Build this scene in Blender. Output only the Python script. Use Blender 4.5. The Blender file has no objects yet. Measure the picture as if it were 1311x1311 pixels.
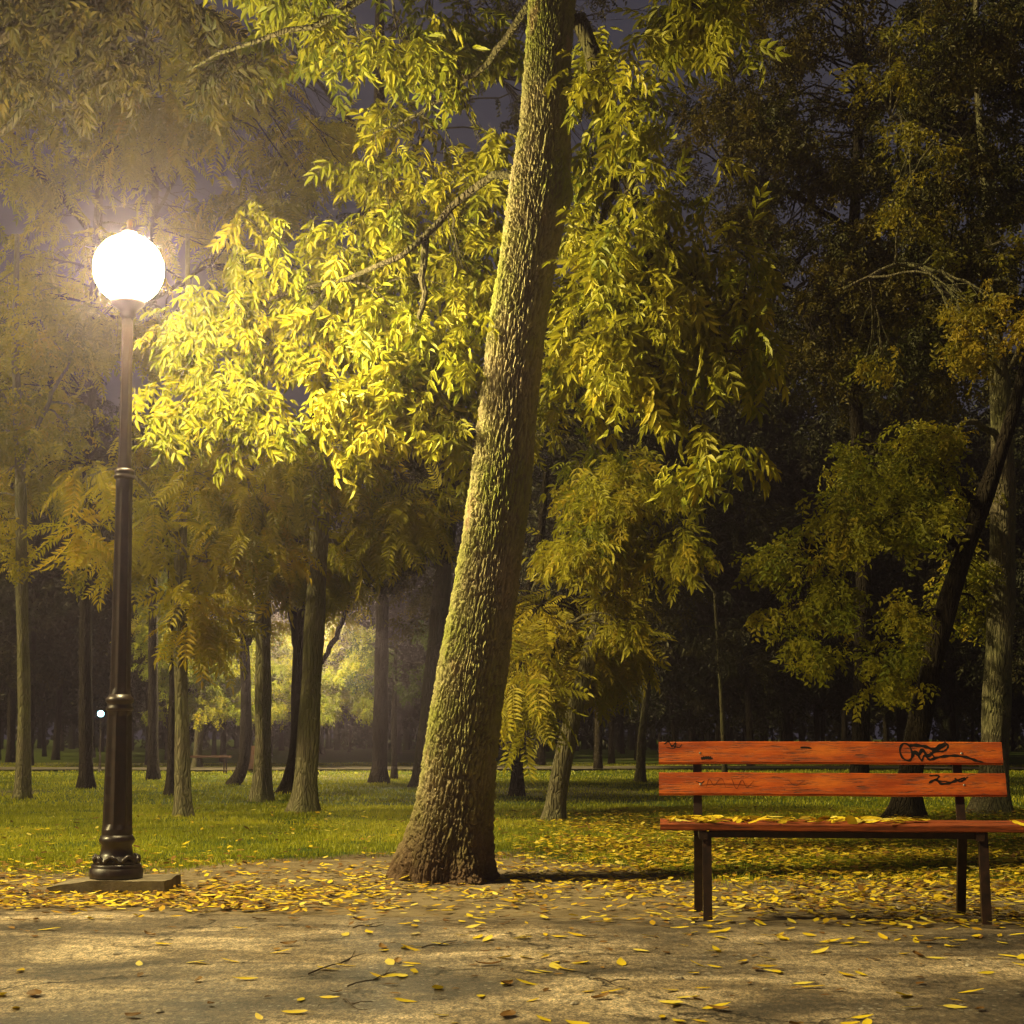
import bpy, math, random
import numpy as np
from mathutils import Vector, Matrix

random.seed(7)
R = np.random.default_rng(11)
rad = math.radians

# ------------------------------------------------------------------ camera
sc = bpy.context.scene
COL = sc.collection
F = 1960.0            # focal length in pixels of a 1311 px picture
PITCH = rad(4.0)
CH = 0.94             # camera height
PY0 = 655.5 + 148.0   # principal point row (shifted lens)
cd = bpy.data.cameras.new('camera')
cd.sensor_fit = 'HORIZONTAL'
cd.sensor_width = 36.0
cd.lens = F / 1311.0 * 36.0
cd.shift_y = 148.0 / 1311.0
cd.clip_start = 0.05
cd.clip_end = 600.0
cam = bpy.data.objects.new('camera', cd)
cam.location = (0, 0, CH)
cam.rotation_euler = (rad(90) + PITCH, 0, 0)
COL.objects.link(cam)
sc.camera = cam


def P(px, py, d):
    """world point at depth d (metres along +Y) seen at photo pixel px, py"""
    u = (px - 655.5) / F
    v = (PY0 - py) / F
    y = math.cos(PITCH) - math.sin(PITCH) * v
    z = math.sin(PITCH) + math.cos(PITCH) * v
    return np.array([u / y * d, d, CH + z / y * d])


def G(px, py):
    """ground point (z = 0) seen at photo pixel"""
    u = (px - 655.5) / F
    v = (PY0 - py) / F
    y = math.cos(PITCH) - math.sin(PITCH) * v
    z = math.sin(PITCH) + math.cos(PITCH) * v
    t = -CH / z
    return np.array([u * t, y * t, 0.0])


# ------------------------------------------------------------------ world, sun, exposure
SUN_EL, SUN_AZ = rad(38), rad(258)      # azimuth clockwise from +Y (the view direction)
w = bpy.data.worlds.new('World')
sc.world = w
w.use_nodes = True
nt = w.node_tree
bg = nt.nodes['Background']
sky = nt.nodes.new('ShaderNodeTexSky')
sky.sky_type = 'NISHITA'
sky.sun_disc = False
sky.sun_elevation = rad(1.0)
sky.sun_rotation = SUN_AZ
tint = nt.nodes.new('ShaderNodeMix')
tint.data_type = 'RGBA'
tint.blend_type = 'MIX'
tint.inputs['Factor'].default_value = 0.8
tint.inputs['B'].default_value = (0.94, 0.86, 1.15, 1)
nt.links.new(sky.outputs[0], tint.inputs['A'])
nt.links.new(tint.outputs['Result'], bg.inputs['Color'])
bg.inputs['Strength'].default_value = 0.031

sd = bpy.data.lights.new('fill_sun', 'SUN')  # warm night fill, added to spread the lamplight over the park
sd.energy = 3.0
sd.angle = rad(4)
sd.color = (1.0, 0.80, 0.36)
fill_sun = bpy.data.objects.new('fill_sun', sd)
COL.objects.link(fill_sun)
sdir = Vector((math.sin(SUN_AZ) * math.cos(SUN_EL), math.cos(SUN_AZ) * math.cos(SUN_EL), math.sin(SUN_EL)))
fill_sun.rotation_euler = sdir.to_track_quat('Z', 'Y').to_euler()
fill_sun.location = (-20, 0, 20)

LAMP_COLOR = (1.0, 0.80, 0.39)
LAMP_L = 560.0

sc.view_settings.view_transform = 'Standard'
sc.view_settings.look = 'None'
sc.view_settings.exposure = 0.7
sc.view_settings.gamma = 1.0
cy = sc.cycles
cy.use_denoising = True
cy.max_bounces = 5
cy.diffuse_bounces = 2
cy.glossy_bounces = 2
cy.transmission_bounces = 3
cy.volume_bounces = 0
cy.transparent_max_bounces = 8
cy.sample_clamp_indirect = 4.0
cy.caustics_reflective = False
cy.caustics_refractive = False

# ------------------------------------------------------------------ helpers: objects


def tag(o, label=None, cat=None, group=None, kind=None):
    if label: o['label'] = label
    if cat: o['category'] = cat
    if group: o['group'] = group
    if kind: o['kind'] = kind
    return o


def empty(name, loc=(0, 0, 0), rz=0.0):
    o = bpy.data.objects.new(name, None)
    o.location = loc
    o.rotation_euler = (0, 0, rz)
    o.empty_display_size = 0.2
    COL.objects.link(o)
    return o


class Acc:
    """collects vertices / faces as arrays and links them as ONE mesh"""
    def __init__(s):
        s.v, s.f, s.t, s.n = [], [], [], 0

    def add(s, v, faces, tint=0.5):
        v = np.asarray(v, float).reshape(-1, 3)
        for q in faces if isinstance(faces, list) else [faces]:
            q = np.asarray(q, np.int64)
            if q.size: s.f.append(q + s.n)
        s.v.append(v)
        s.t.append(np.full(len(v), tint) if np.isscalar(tint) else np.asarray(tint, float))
        s.n += len(v)

    def mesh(s, name, smooth=False):
        V = np.concatenate(s.v)
        T = np.concatenate(s.t)
        me = bpy.data.meshes.new(name)
        me.vertices.add(len(V))
        me.vertices.foreach_set('co', V.astype(np.float32).ravel())
        loops = np.concatenate([q.ravel() for q in s.f])
        sizes = np.concatenate([np.full(len(q), q.shape[1]) for q in s.f])
        starts = np.concatenate([[0], np.cumsum(sizes)[:-1]])
        me.loops.add(len(loops))
        me.loops.foreach_set('vertex_index', loops.astype(np.int32))
        me.polygons.add(len(sizes))
        me.polygons.foreach_set('loop_start', starts.astype(np.int32))
        me.polygons.foreach_set('use_smooth', np.full(len(sizes), smooth))
        at = me.attributes.new('tint', 'FLOAT', 'POINT')
        at.data.foreach_set('value', T.astype(np.float32))
        me.update(calc_edges=True)
        return me

    def build(s, name, mat, parent=None, smooth=False):
        me = s.mesh(name, smooth)
        me.materials.append(mat)
        o = bpy.data.objects.new(name, me)
        COL.objects.link(o)
        if parent is not None:
            o.parent = parent
        return o


def box_vf(x0, x1, y0, y1, z0, z1):
    v = [(x0, y0, z0), (x1, y0, z0), (x1, y1, z0), (x0, y1, z0), (x0, y0, z1), (x1, y0, z1), (x1, y1, z1), (x0, y1, z1)]
    f = np.array([(0, 3, 2, 1), (4, 5, 6, 7), (0, 1, 5, 4), (1, 2, 6, 5), (2, 3, 7, 6), (3, 0, 4, 7)])
    return np.array(v, float), f


def frames(pts):
    pts = np.asarray(pts, float)
    t = np.gradient(pts, axis=0)
    t /= np.linalg.norm(t, axis=1)[:, None] + 1e-9
    ref = np.array([0, 1.0, 0]) if abs(t[0][2]) > 0.5 else np.array([0, 0, 1.0])
    a = np.cross(t, ref)
    a /= np.linalg.norm(a, axis=1)[:, None] + 1e-9
    b = np.cross(t, a)
    return t, a, b


def tube_vf(pts, radii, n=8, lobes=0.0, phase=0.0, closed_ends=True):
    pts = np.asarray(pts, float)
    m = len(pts)
    radii = np.broadcast_to(np.asarray(radii, float), (m,))
    t, a, b = frames(pts)
    th = np.arange(n) * 2 * math.pi / n
    rr = radii[:, None] * np.ones(n)[None, :]
    if not np.isscalar(lobes) or lobes:
        lb = np.broadcast_to(np.asarray(lobes, float), (m,))
        rr = rr * (1 + lb[:, None] * np.sin(5 * th + phase)[None, :] + 0.5 * lb[:, None] * np.sin(3 * th + 2 * phase)[None, :])
    V = pts[:, None, :] + rr[..., None] * (np.cos(th)[None, :, None] * a[:, None, :] + np.sin(th)[None, :, None] * b[:, None, :])
    i = np.arange(m - 1)[:, None] * n
    j = np.arange(n)[None, :]
    j2 = (j + 1) % n
    q = np.stack([i + j, i + j2, i + n + j2, i + n + j], -1).reshape(-1, 4)
    fs = [q]
    if closed_ends:
        fs += [np.arange(n)[None, ::-1], (m - 1) * n + np.arange(n)[None, :]]
    return V.reshape(-1, 3), fs


def spline(ctrl, n):
    """Catmull-Rom through control rows (any width)"""
    c = np.asarray(ctrl, float)
    c = np.vstack([2 * c[0] - c[1], c, 2 * c[-1] - c[-2]])
    k = len(c) - 3
    out = []
    for u in np.linspace(0, k - 1e-6, n):
        i = int(u)
        t = u - i
        p0, p1, p2, p3 = c[i:i + 4]
        out.append(0.5 * (2 * p1 + (p2 - p0) * t + (2 * p0 - 5 * p1 + 4 * p2 - p3) * t * t + (3 * p1 - 3 * p2 + p3 - p0) * t ** 3))
    return np.array(out)


def lathe_vf(prof, n=48, flute=None, fl_n=12):
    """prof rows (z, r); flute(z) = groove depth fraction"""
    th = np.arange(n) * 2 * math.pi / n
    V = []
    for z, r in prof:
        fd = flute(z) if flute else 0
        rr = r * (1 - fd * (0.5 - 0.5 * np.cos(fl_n * th)) ** 0.6)
        V.append(np.stack([rr * np.cos(th), rr * np.sin(th), np.full(n, z)], -1))
    V = np.concatenate(V)
    m = len(prof)
    i = np.arange(m - 1)[:, None] * n
    j = np.arange(n)[None, :]
    j2 = (j + 1) % n
    q = np.stack([i + j, i + j2, i + n + j2, i + n + j], -1).reshape(-1, 4)
    return V, [q, np.arange(n)[None, ::-1], (m - 1) * n + np.arange(n)[None, :]]


def vnoise(x, y, seed=0):
    """smooth value noise in 0..1, vectorised"""
    x = np.asarray(x, float); y = np.asarray(y, float)
    xi = np.floor(x).astype(np.int64); yi = np.floor(y).astype(np.int64)
    xf = x - xi; yf = y - yi
    def h(a, b):
        n = (a * 374761393 + b * 668265263 + seed * 974634777) & 0xffffffff
        n = ((n ^ (n >> 13)) * 1274126177) & 0xffffffff
        return ((n ^ (n >> 16)) & 0xffff) / 65535.0
    u = xf * xf * (3 - 2 * xf); v = yf * yf * (3 - 2 * yf)
    return (h(xi, yi) * (1 - u) + h(xi + 1, yi) * u) * (1 - v) + (h(xi, yi + 1) * (1 - u) + h(xi + 1, yi + 1) * u) * v


def fbm(x, y, seed=0, o=4):
    s, a, t = 0, 1, 0
    for k in range(o):
        s = s + a * vnoise(x * 2 ** k, y * 2 ** k, seed + k)
        t += a
        a *= 0.5
    return s / t


# ------------------------------------------------------------------ helpers: materials
def new_mat(name):
    m = bpy.data.materials.new(name)
    m.use_nodes = True
    n = m.node_tree
    n.nodes.clear()
    out = n.nodes.new('ShaderNodeOutputMaterial')
    return m, n, out


def N(nt, typ, **kw):
    x = nt.nodes.new(typ)
    for k, v in kw.items():
        if k in x.inputs: x.inputs[k].default_value = v
        else: setattr(x, k, v)
    return x


def ramp(nt, fac, stops, interp='LINEAR'):
    r = nt.nodes.new('ShaderNodeValToRGB')
    cr = r.color_ramp
    cr.interpolation = interp
    while len(cr.elements) < len(stops):
        cr.elements.new(0.5)
    for e, (p, c) in zip(cr.elements, stops):
        e.position = p
        e.color = (c[0], c[1], c[2], 1) if len(c) == 3 else c
    nt.links.new(fac, r.inputs['Fac'])
    return r.outputs['Color']


def coords(nt, scale=(1, 1, 1), kind='Object', rot=(0, 0, 0)):
    tc = nt.nodes.new('ShaderNodeTexCoord')
    mp = nt.nodes.new('ShaderNodeMapping')
    mp.inputs['Scale'].default_value = scale
    mp.inputs['Rotation'].default_value = rot
    nt.links.new(tc.outputs[kind], mp.inputs['Vector'])
    return mp.outputs['Vector']


def noise(nt, vec, scale, detail=4, rough=0.55, dist=0.0):
    n = nt.nodes.new('ShaderNodeTexNoise')
    n.inputs['Scale'].default_value = scale
    n.inputs['Detail'].default_value = detail
    n.inputs['Roughness'].default_value = rough
    n.inputs['Distortion'].default_value = dist
    nt.links.new(vec, n.inputs['Vector'])
    return n.outputs['Fac']


def mix(nt, fac, a, b, blend='MIX'):
    m = nt.nodes.new('ShaderNodeMix')
    m.data_type = 'RGBA'
    m.blend_type = blend
    for s, x in (('Factor', fac), ('A', a), ('B', b)):
        sock = m.inputs[s]
        if isinstance(x, bpy.types.NodeSocket): nt.links.new(x, sock)
        elif s == 'Factor': sock.default_value = x
        else: sock.default_value = (x[0], x[1], x[2], 1)
    return m.outputs['Result']


def math_n(nt, op, a, b=0.0, c=0.0):
    m = nt.nodes.new('ShaderNodeMath')
    m.operation = op
    for i, x in enumerate((a, b, c)):
        if isinstance(x, bpy.types.NodeSocket): nt.links.new(x, m.inputs[i])
        else: m.inputs[i].default_value = x
    return m.outputs[0]


def bump(nt, h, strength, dist, prev=None):
    b = nt.nodes.new('ShaderNodeBump')
    b.inputs['Strength'].default_value = strength
    b.inputs['Distance'].default_value = dist
    nt.links.new(h, b.inputs['Height'])
    if prev is not None: nt.links.new(prev, b.inputs['Normal'])
    return b.outputs['Normal']


def bsdf(nt, out, color, rough=0.8, normal=None, spec=0.3, metallic=0.0):
    b = nt.nodes.new('ShaderNodeBsdfPrincipled')
    for s, x in (('Base Color', color), ('Roughness', rough), ('Specular IOR Level', spec), ('Metallic', metallic)):
        if isinstance(x, bpy.types.NodeSocket): nt.links.new(x, b.inputs[s])
        else: b.inputs[s].default_value = (*x, 1) if isinstance(x, tuple) else x
    if normal is not None: nt.links.new(normal, b.inputs['Normal'])
    nt.links.new(b.outputs[0], out.inputs['Surface'])
    return b


def attr(nt, name='tint'):
    a = nt.nodes.new('ShaderNodeAttribute')
    a.attribute_name = name
    return a.outputs['Fac']


def leaf_mat(name, stops, trans=0.35, rough=0.55, gloss=0.025):
    m, nt, out = new_mat(name)
    c = ramp(nt, attr(nt), stops)
    nz = noise(nt, coords(nt), 30, 2)
    c = mix(nt, math_n(nt, 'MULTIPLY', nz, 0.45), c, tuple(x * 0.45 for x in stops[0][1]))
    d = nt.nodes.new('ShaderNodeBsdfDiffuse'); nt.links.new(c, d.inputs['Color'])
    t = nt.nodes.new('ShaderNodeBsdfTranslucent'); nt.links.new(c, t.inputs['Color'])
    mx = nt.nodes.new('ShaderNodeMixShader'); mx.inputs[0].default_value = trans
    nt.links.new(d.outputs[0], mx.inputs[1]); nt.links.new(t.outputs[0], mx.inputs[2])
    g = nt.nodes.new('ShaderNodeBsdfGlossy'); g.inputs['Roughness'].default_value = rough
    g.inputs['Color'].default_value = (0.8, 0.8, 0.7, 1)
    m2 = nt.nodes.new('ShaderNodeMixShader'); m2.inputs[0].default_value = gloss
    nt.links.new(mx.outputs[0], m2.inputs[1]); nt.links.new(g.outputs[0], m2.inputs[2])
    nt.links.new(m2.outputs[0], out.inputs['Surface'])
    return m


M = {}
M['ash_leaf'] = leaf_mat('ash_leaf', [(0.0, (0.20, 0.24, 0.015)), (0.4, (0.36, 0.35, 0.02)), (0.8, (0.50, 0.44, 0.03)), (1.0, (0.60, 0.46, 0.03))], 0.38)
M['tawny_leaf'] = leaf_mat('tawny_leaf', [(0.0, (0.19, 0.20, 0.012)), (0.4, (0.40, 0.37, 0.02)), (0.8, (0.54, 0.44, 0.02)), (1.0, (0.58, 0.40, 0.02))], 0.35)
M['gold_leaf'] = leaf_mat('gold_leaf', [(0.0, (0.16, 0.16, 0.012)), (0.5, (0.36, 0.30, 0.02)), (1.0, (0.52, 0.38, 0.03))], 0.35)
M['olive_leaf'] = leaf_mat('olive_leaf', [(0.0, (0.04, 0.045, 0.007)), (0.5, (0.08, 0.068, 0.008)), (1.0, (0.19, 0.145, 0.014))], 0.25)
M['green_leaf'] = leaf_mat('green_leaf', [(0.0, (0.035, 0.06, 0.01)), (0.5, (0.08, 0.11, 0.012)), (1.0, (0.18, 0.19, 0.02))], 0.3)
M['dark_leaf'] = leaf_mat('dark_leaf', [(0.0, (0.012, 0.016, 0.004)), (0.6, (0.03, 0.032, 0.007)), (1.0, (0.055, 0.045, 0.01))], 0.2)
M['fallen_yellow'] = leaf_mat('fallen_yellow', [(0.0, (0.30, 0.15, 0.02)), (0.35, (0.58, 0.40, 0.02)), (0.8, (0.76, 0.60, 0.03)), (1.0, (0.80, 0.70, 0.16))], 0.15, 0.4)
M['fallen_brown'] = leaf_mat('fallen_brown', [(0.0, (0.07, 0.035, 0.012)), (0.6, (0.20, 0.10, 0.025)), (1.0, (0.36, 0.21, 0.05))], 0.1, 0.5)
M['grass_blade'] = leaf_mat('grass_blade', [(0.0, (0.18, 0.20, 0.008)), (0.6, (0.38, 0.40, 0.014)), (1.0, (0.56, 0.52, 0.03))], 0.3, 0.4)


def bark_mat(name, dark, light, moss, moss_amt=0.5, zs=0.22, scale=26, strength=1.0, dist=0.03):
    m, nt, out = new_mat(name)
    v = coords(nt, (1, 1, zs))
    vo = nt.nodes.new('ShaderNodeTexVoronoi')
    vo.feature = 'DISTANCE_TO_EDGE'
    vo.inputs['Scale'].default_value = scale
    w_ = nt.nodes.new('ShaderNodeVectorMath'); w_.operation = 'ADD'
    nn = nt.nodes.new('ShaderNodeTexNoise'); nn.inputs['Scale'].default_value = 7; nn.inputs['Detail'].default_value = 3
    nt.links.new(v, nn.inputs['Vector'])
    sc_ = nt.nodes.new('ShaderNodeVectorMath'); sc_.operation = 'SCALE'; sc_.inputs['Scale'].default_value = 0.16
    nt.links.new(nn.outputs['Color'], sc_.inputs[0])
    nt.links.new(v, w_.inputs[0]); nt.links.new(sc_.outputs[0], w_.inputs[1])
    nt.links.new(w_.outputs[0], vo.inputs['Vector'])
    h = math_n(nt, 'MINIMUM', math_n(nt, 'MULTIPLY', vo.outputs['Distance'], 4.0), 1.0)
    fine = noise(nt, v, 60, 4)
    hh = math_n(nt, 'ADD', h, math_n(nt, 'MULTIPLY', fine, 0.4))
    big = noise(nt, coords(nt), 1.8, 4)
    col = mix(nt, noise(nt, v, 25, 5), dark, light)
    mm = ramp(nt, big, [(0.5 - 0.25 * moss_amt, (0, 0, 0)), (0.5 + 0.2, (moss_amt, moss_amt, moss_amt))])
    col = mix(nt, mm, col, moss)
    bsdf(nt, out, col, 0.9, bump(nt, hh, strength, dist), 0.15)
    return m


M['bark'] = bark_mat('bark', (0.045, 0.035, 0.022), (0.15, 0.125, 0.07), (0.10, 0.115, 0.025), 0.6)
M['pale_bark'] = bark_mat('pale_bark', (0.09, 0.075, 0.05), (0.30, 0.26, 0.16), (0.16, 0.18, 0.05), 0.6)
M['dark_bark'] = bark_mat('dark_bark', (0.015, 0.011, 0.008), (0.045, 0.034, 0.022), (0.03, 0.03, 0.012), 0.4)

# main trunk: relief is real geometry, tint = relief height
m, nt, out = new_mat('ridged_bark')
v = coords(nt, (1, 1, 0.5))
relief = attr(nt)
base = mix(nt, noise(nt, v, 30, 5), (0.07, 0.054, 0.033), (0.23, 0.19, 0.105))
crest = mix(nt, ramp(nt, noise(nt, coords(nt), 2.2, 5), [(0.36, (0, 0, 0)), (0.62, (1, 1, 1))]), (0.44, 0.38, 0.20), (0.28, 0.32, 0.04))
col = mix(nt, math_n(nt, 'MULTIPLY', relief, 0.8), base, crest)
pink = ramp(nt, noise(nt, coords(nt, (1, 1, .4)), 6, 3), [(0.62, (0, 0, 0)), (0.72, (.6, .6, .6))])
col = mix(nt, pink, col, (0.40, 0.27, 0.17))
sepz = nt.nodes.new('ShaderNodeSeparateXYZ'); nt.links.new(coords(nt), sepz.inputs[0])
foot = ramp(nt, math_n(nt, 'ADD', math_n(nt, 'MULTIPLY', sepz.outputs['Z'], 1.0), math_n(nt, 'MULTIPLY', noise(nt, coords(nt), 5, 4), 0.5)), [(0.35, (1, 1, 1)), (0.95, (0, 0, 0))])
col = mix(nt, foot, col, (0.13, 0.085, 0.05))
bsdf(nt, out, col, 0.9, bump(nt, noise(nt, coords(nt, (1, 1, .35)), 130, 6, .75), 1.0, 0.012), 0.12)
M['ridged_bark'] = m

# asphalt
m, nt, out = new_mat('asphalt')
v = coords(nt)
vs = coords(nt, (1, 1.6, 1))
patch = noise(nt, vs, 0.9, 5, 0.6, 0.4)
agg = noise(nt, v, 110, 4, 0.8)
agg2 = nt.nodes.new('ShaderNodeTexVoronoi'); agg2.inputs['Scale'].default_value = 75
nt.links.new(v, agg2.inputs['Vector'])
col = ramp(nt, patch, [(0.40, (0.10, 0.079, 0.053)), (0.50, (0.30, 0.24, 0.16)), (0.60, (0.62, 0.51, 0.35))])
col = mix(nt, 1.0, col, ramp(nt, agg, [(0.41, (0.40, 0.38, 0.36)), (0.5, (0.95, 0.95, 0.95)), (0.59, (1.6, 1.55, 1.4))]), 'MULTIPLY')
grit = noise(nt, coords(nt, (1, .45, 1)), 42, 6, .85)
col = mix(nt, 1.0, col, ramp(nt, grit, [(0.42, (0.42, 0.40, 0.37)), (0.5, (0.95, 0.95, 0.93)), (0.58, (1.55, 1.5, 1.4))]), 'MULTIPLY')
speck = ramp(nt, agg2.outputs['Color'], [(0.84, (0, 0, 0)), (0.9, (1, 1, 1))])
col = mix(nt, math_n(nt, 'MULTIPLY', speck, 0.65), col, (0.5, 0.46, 0.38))
ck = nt.nodes.new('ShaderNodeTexVoronoi'); ck.feature = 'DISTANCE_TO_EDGE'; ck.inputs['Scale'].default_value = 0.75
wv = nt.nodes.new('ShaderNodeVectorMath'); wv.operation = 'ADD'
nn = nt.nodes.new('ShaderNodeTexNoise'); nn.inputs['Scale'].default_value = 2.6; nn.inputs['Detail'].default_value = 7; nn.inputs['Roughness'].default_value = .65
nt.links.new(v, nn.inputs['Vector'])
s2 = nt.nodes.new('ShaderNodeVectorMath'); s2.operation = 'SCALE'; s2.inputs['Scale'].default_value = 0.65
nt.links.new(nn.outputs['Color'], s2.inputs[0]); nt.links.new(v, wv.inputs[0]); nt.links.new(s2.outputs[0], wv.inputs[1])
nt.links.new(wv.outputs[0], ck.inputs['Vector'])
brk = ramp(nt, noise(nt, v, 1.1, 2), [(0.46, (0, 0, 0)), (0.54, (1, 1, 1))])
crack = ramp(nt, ck.outputs['Distance'], [(0.0, (.85, .85, .85)), (0.004, (0.7, 0.7, 0.7)), (0.010, (0, 0, 0))])
crack = math_n(nt, 'MULTIPLY', crack, brk)
col = mix(nt, crack, col, (0.02, 0.017, 0.012))
dn = ramp(nt, math_n(nt, 'ADD', attr(nt), math_n(nt, 'MULTIPLY', math_n(nt, 'SUBTRACT', noise(nt, v, 4, 6, .65), .5), 1.1)), [(.35, (0, 0, 0)), (.75, (.9, .9, .9))])
col = mix(nt, dn, col, ramp(nt, noise(nt, v, 14, 6, .7), [(.35, (.09, .066, .04)), (.65, (.24, .185, .11))]))
stain = ramp(nt, noise(nt, coords(nt, (.6, 1.2, 1)), 1.7, 6, .7, .8), [(.44, (1, 1, 1)), (.60, (.42, .39, .34))])
col = mix(nt, 1.0, col, stain, 'MULTIPLY')
hh = math_n(nt, 'SUBTRACT', math_n(nt, 'ADD', math_n(nt, 'MULTIPLY', math_n(nt, 'ADD', agg, grit), 0.7), math_n(nt, 'MULTIPLY', patch, 2.0)), math_n(nt, 'MULTIPLY', crack, 3.0))
bsdf(nt, out, col, ramp(nt, patch, [(0.4, (0.5, 0.5, 0.5)), (0.6, (0.68, 0.68, 0.68))]), bump(nt, hh, 1.0, 0.018), 0.35)
M['asphalt'] = m

# ground: tint = how much grass
m, nt, out = new_mat('park_ground')
v = coords(nt)
soil = ramp(nt, noise(nt, v, 3.0, 7, 0.62), [(0.3, (0.085, 0.062, 0.036)), (0.55, (0.19, 0.15, 0.09)), (0.75, (0.27, 0.215, 0.13))])
soil = mix(nt, ramp(nt, noise(nt, v, 55, 3, 0.7), [(0.55, (0, 0, 0)), (0.7, (.5, .5, .5))]), soil, (0.33, 0.25, 0.12))
gr = ramp(nt, noise(nt, v, 2.0, 6, 0.6), [(0.3, (0.028, 0.045, 0.007)), (0.6, (0.06, 0.10, 0.01)), (0.75, (0.11, 0.13, 0.015))])
gr = mix(nt, ramp(nt, noise(nt, coords(nt, (1, .5, 1)), 30, 3, 0.7), [(0.56, (0, 0, 0)), (0.66, (.8, .8, .8))]), gr, (0.22, 0.15, 0.02))
gf = ramp(nt, math_n(nt, 'ADD', attr(nt), math_n(nt, 'MULTIPLY', math_n(nt, 'SUBTRACT', noise(nt, v, 6, 4), 0.5), 0.7)), [(0.35, (0, 0, 0)), (0.65, (1, 1, 1))])
col = mix(nt, gf, soil, gr)
bsdf(nt, out, col, 0.95, bump(nt, noise(nt, v, 45, 6, 0.7), 0.9, 0.02), 0.1)
M['ground'] = m

m, nt, out = new_mat('gravel_path')
v = coords(nt)
bsdf(nt, out, ramp(nt, noise(nt, v, 6, 5), [(0.3, (0.09, 0.078, 0.055)), (0.7, (0.20, 0.175, 0.13))]), 0.9, None, 0.2)
M['gravel'] = m

m, nt, out = new_mat('concrete')
v = coords(nt)
bsdf(nt, out, ramp(nt, noise(nt, v, 9, 7, 0.65), [(0.3, (0.09, 0.075, 0.05)), (0.7, (0.24, 0.20, 0.13))]), 0.9, bump(nt, noise(nt, v, 40, 5, .7), 0.8, 0.008), 0.2)
M['concrete'] = m

m, nt, out = new_mat('lamp_iron')
v = coords(nt)
bsdf(nt, out, ramp(nt, noise(nt, v, 14, 5), [(0.35, (0.008, 0.004, 0.003)), (0.7, (0.024, 0.011, 0.007))]), ramp(nt, noise(nt, v, 25, 3), [(0.3, (.28, .28, .28)), (.7, (.5, .5, .5))]), bump(nt, noise(nt, v, 70, 3), 0.25, 0.002), 0.6)
M['iron'] = m

m, nt, out = new_mat('lit_globe')
e = nt.nodes.new('ShaderNodeEmission'); e.inputs['Color'].default_value = (*LAMP_COLOR, 1); e.inputs['Strength'].default_value = LAMP_L
nt.links.new(e.outputs[0], out.inputs['Surface'])
M['globe'] = m
m, nt, out = new_mat('lit_cool_globe')
e = nt.nodes.new('ShaderNodeEmission'); e.inputs['Color'].default_value = (0.35, 0.9, 1.0, 1); e.inputs['Strength'].default_value = 9
nt.links.new(e.outputs[0], out.inputs['Surface'])
M['cool_globe'] = m
m, nt, out = new_mat('far_lit_globe')
e = nt.nodes.new('ShaderNodeEmission'); e.inputs['Color'].default_value = (*LAMP_COLOR, 1); e.inputs['Strength'].default_value = LAMP_L * 2.0
nt.links.new(e.outputs[0], out.inputs['Surface'])
M['far_globe'] = m

# orange painted wood: grain along local x, worn dark cracks
m, nt, out = new_mat('orange_paint')
v = coords(nt, (1, 1, 1))
g1 = noise(nt, coords(nt, (2.2, 26, 26)), 3.0, 6, 0.65, 0.6)
g2 = noise(nt, coords(nt, (5, 60, 60)), 2.0, 5, 0.7)
col = ramp(nt, noise(nt, coords(nt, (1.5, 8, 8)), 1.6, 4), [(0.3, (0.36, 0.052, 0.005)), (0.5, (0.54, 0.098, 0.008)), (0.7, (0.64, 0.16, 0.016))])
scr = ramp(nt, g1, [(0.36, (1, 1, 1)), (0.43, (0, 0, 0))])
scr2 = ramp(nt, g2, [(0.35, (1, 1, 1)), (0.43, (0, 0, 0))])
worn = math_n(nt, 'MAXIMUM', math_n(nt, 'MULTIPLY', scr, 0.85), math_n(nt, 'MULTIPLY', scr2, 0.6))
col = mix(nt, worn, col, (0.06, 0.022, 0.010))
hgt = math_n(nt, 'SUBTRACT', g1, math_n(nt, 'MULTIPLY', worn, 0.8))
grime = ramp(nt, noise(nt, coords(nt, (2, 5, 5)), 2.4, 6, .7), [(.42, (.72, .66, .62)), (.58, (1, 1, 1))])
col = mix(nt, 1.0, col, grime, 'MULTIPLY')
bsdf(nt, out, col, 0.55, bump(nt, hgt, 0.8, 0.004), 0.35)
M['orange'] = m
m, nt, out = new_mat('shaded_seat_wood')
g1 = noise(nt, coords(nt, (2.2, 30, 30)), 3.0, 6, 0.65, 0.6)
col = ramp(nt, g1, [(0.35, (0.05, 0.018, 0.008)), (0.5, (0.20, 0.040, 0.010)), (0.7, (0.42, 0.10, 0.018))])  # wood grain, base colour darkened to put the seat's shade into it
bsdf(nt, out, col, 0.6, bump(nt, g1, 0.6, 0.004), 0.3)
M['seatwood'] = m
m, nt, out = new_mat('faded_scratch')
bsdf(nt, out, (0.15, 0.03, 0.008), 0.7, None, 0.2)
M['scratch'] = m

m, nt, out = new_mat('brown_steel')
v = coords(nt)
bsdf(nt, out, ramp(nt, noise(nt, v, 22, 5), [(0.35, (0.014, 0.007, 0.005)), (0.62, (0.035, 0.016, 0.010)), (0.75, (0.09, 0.045, 0.022))]), 0.5, bump(nt, noise(nt, v, 80, 3), 0.3, 0.002), 0.4)
M['steel'] = m

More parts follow.
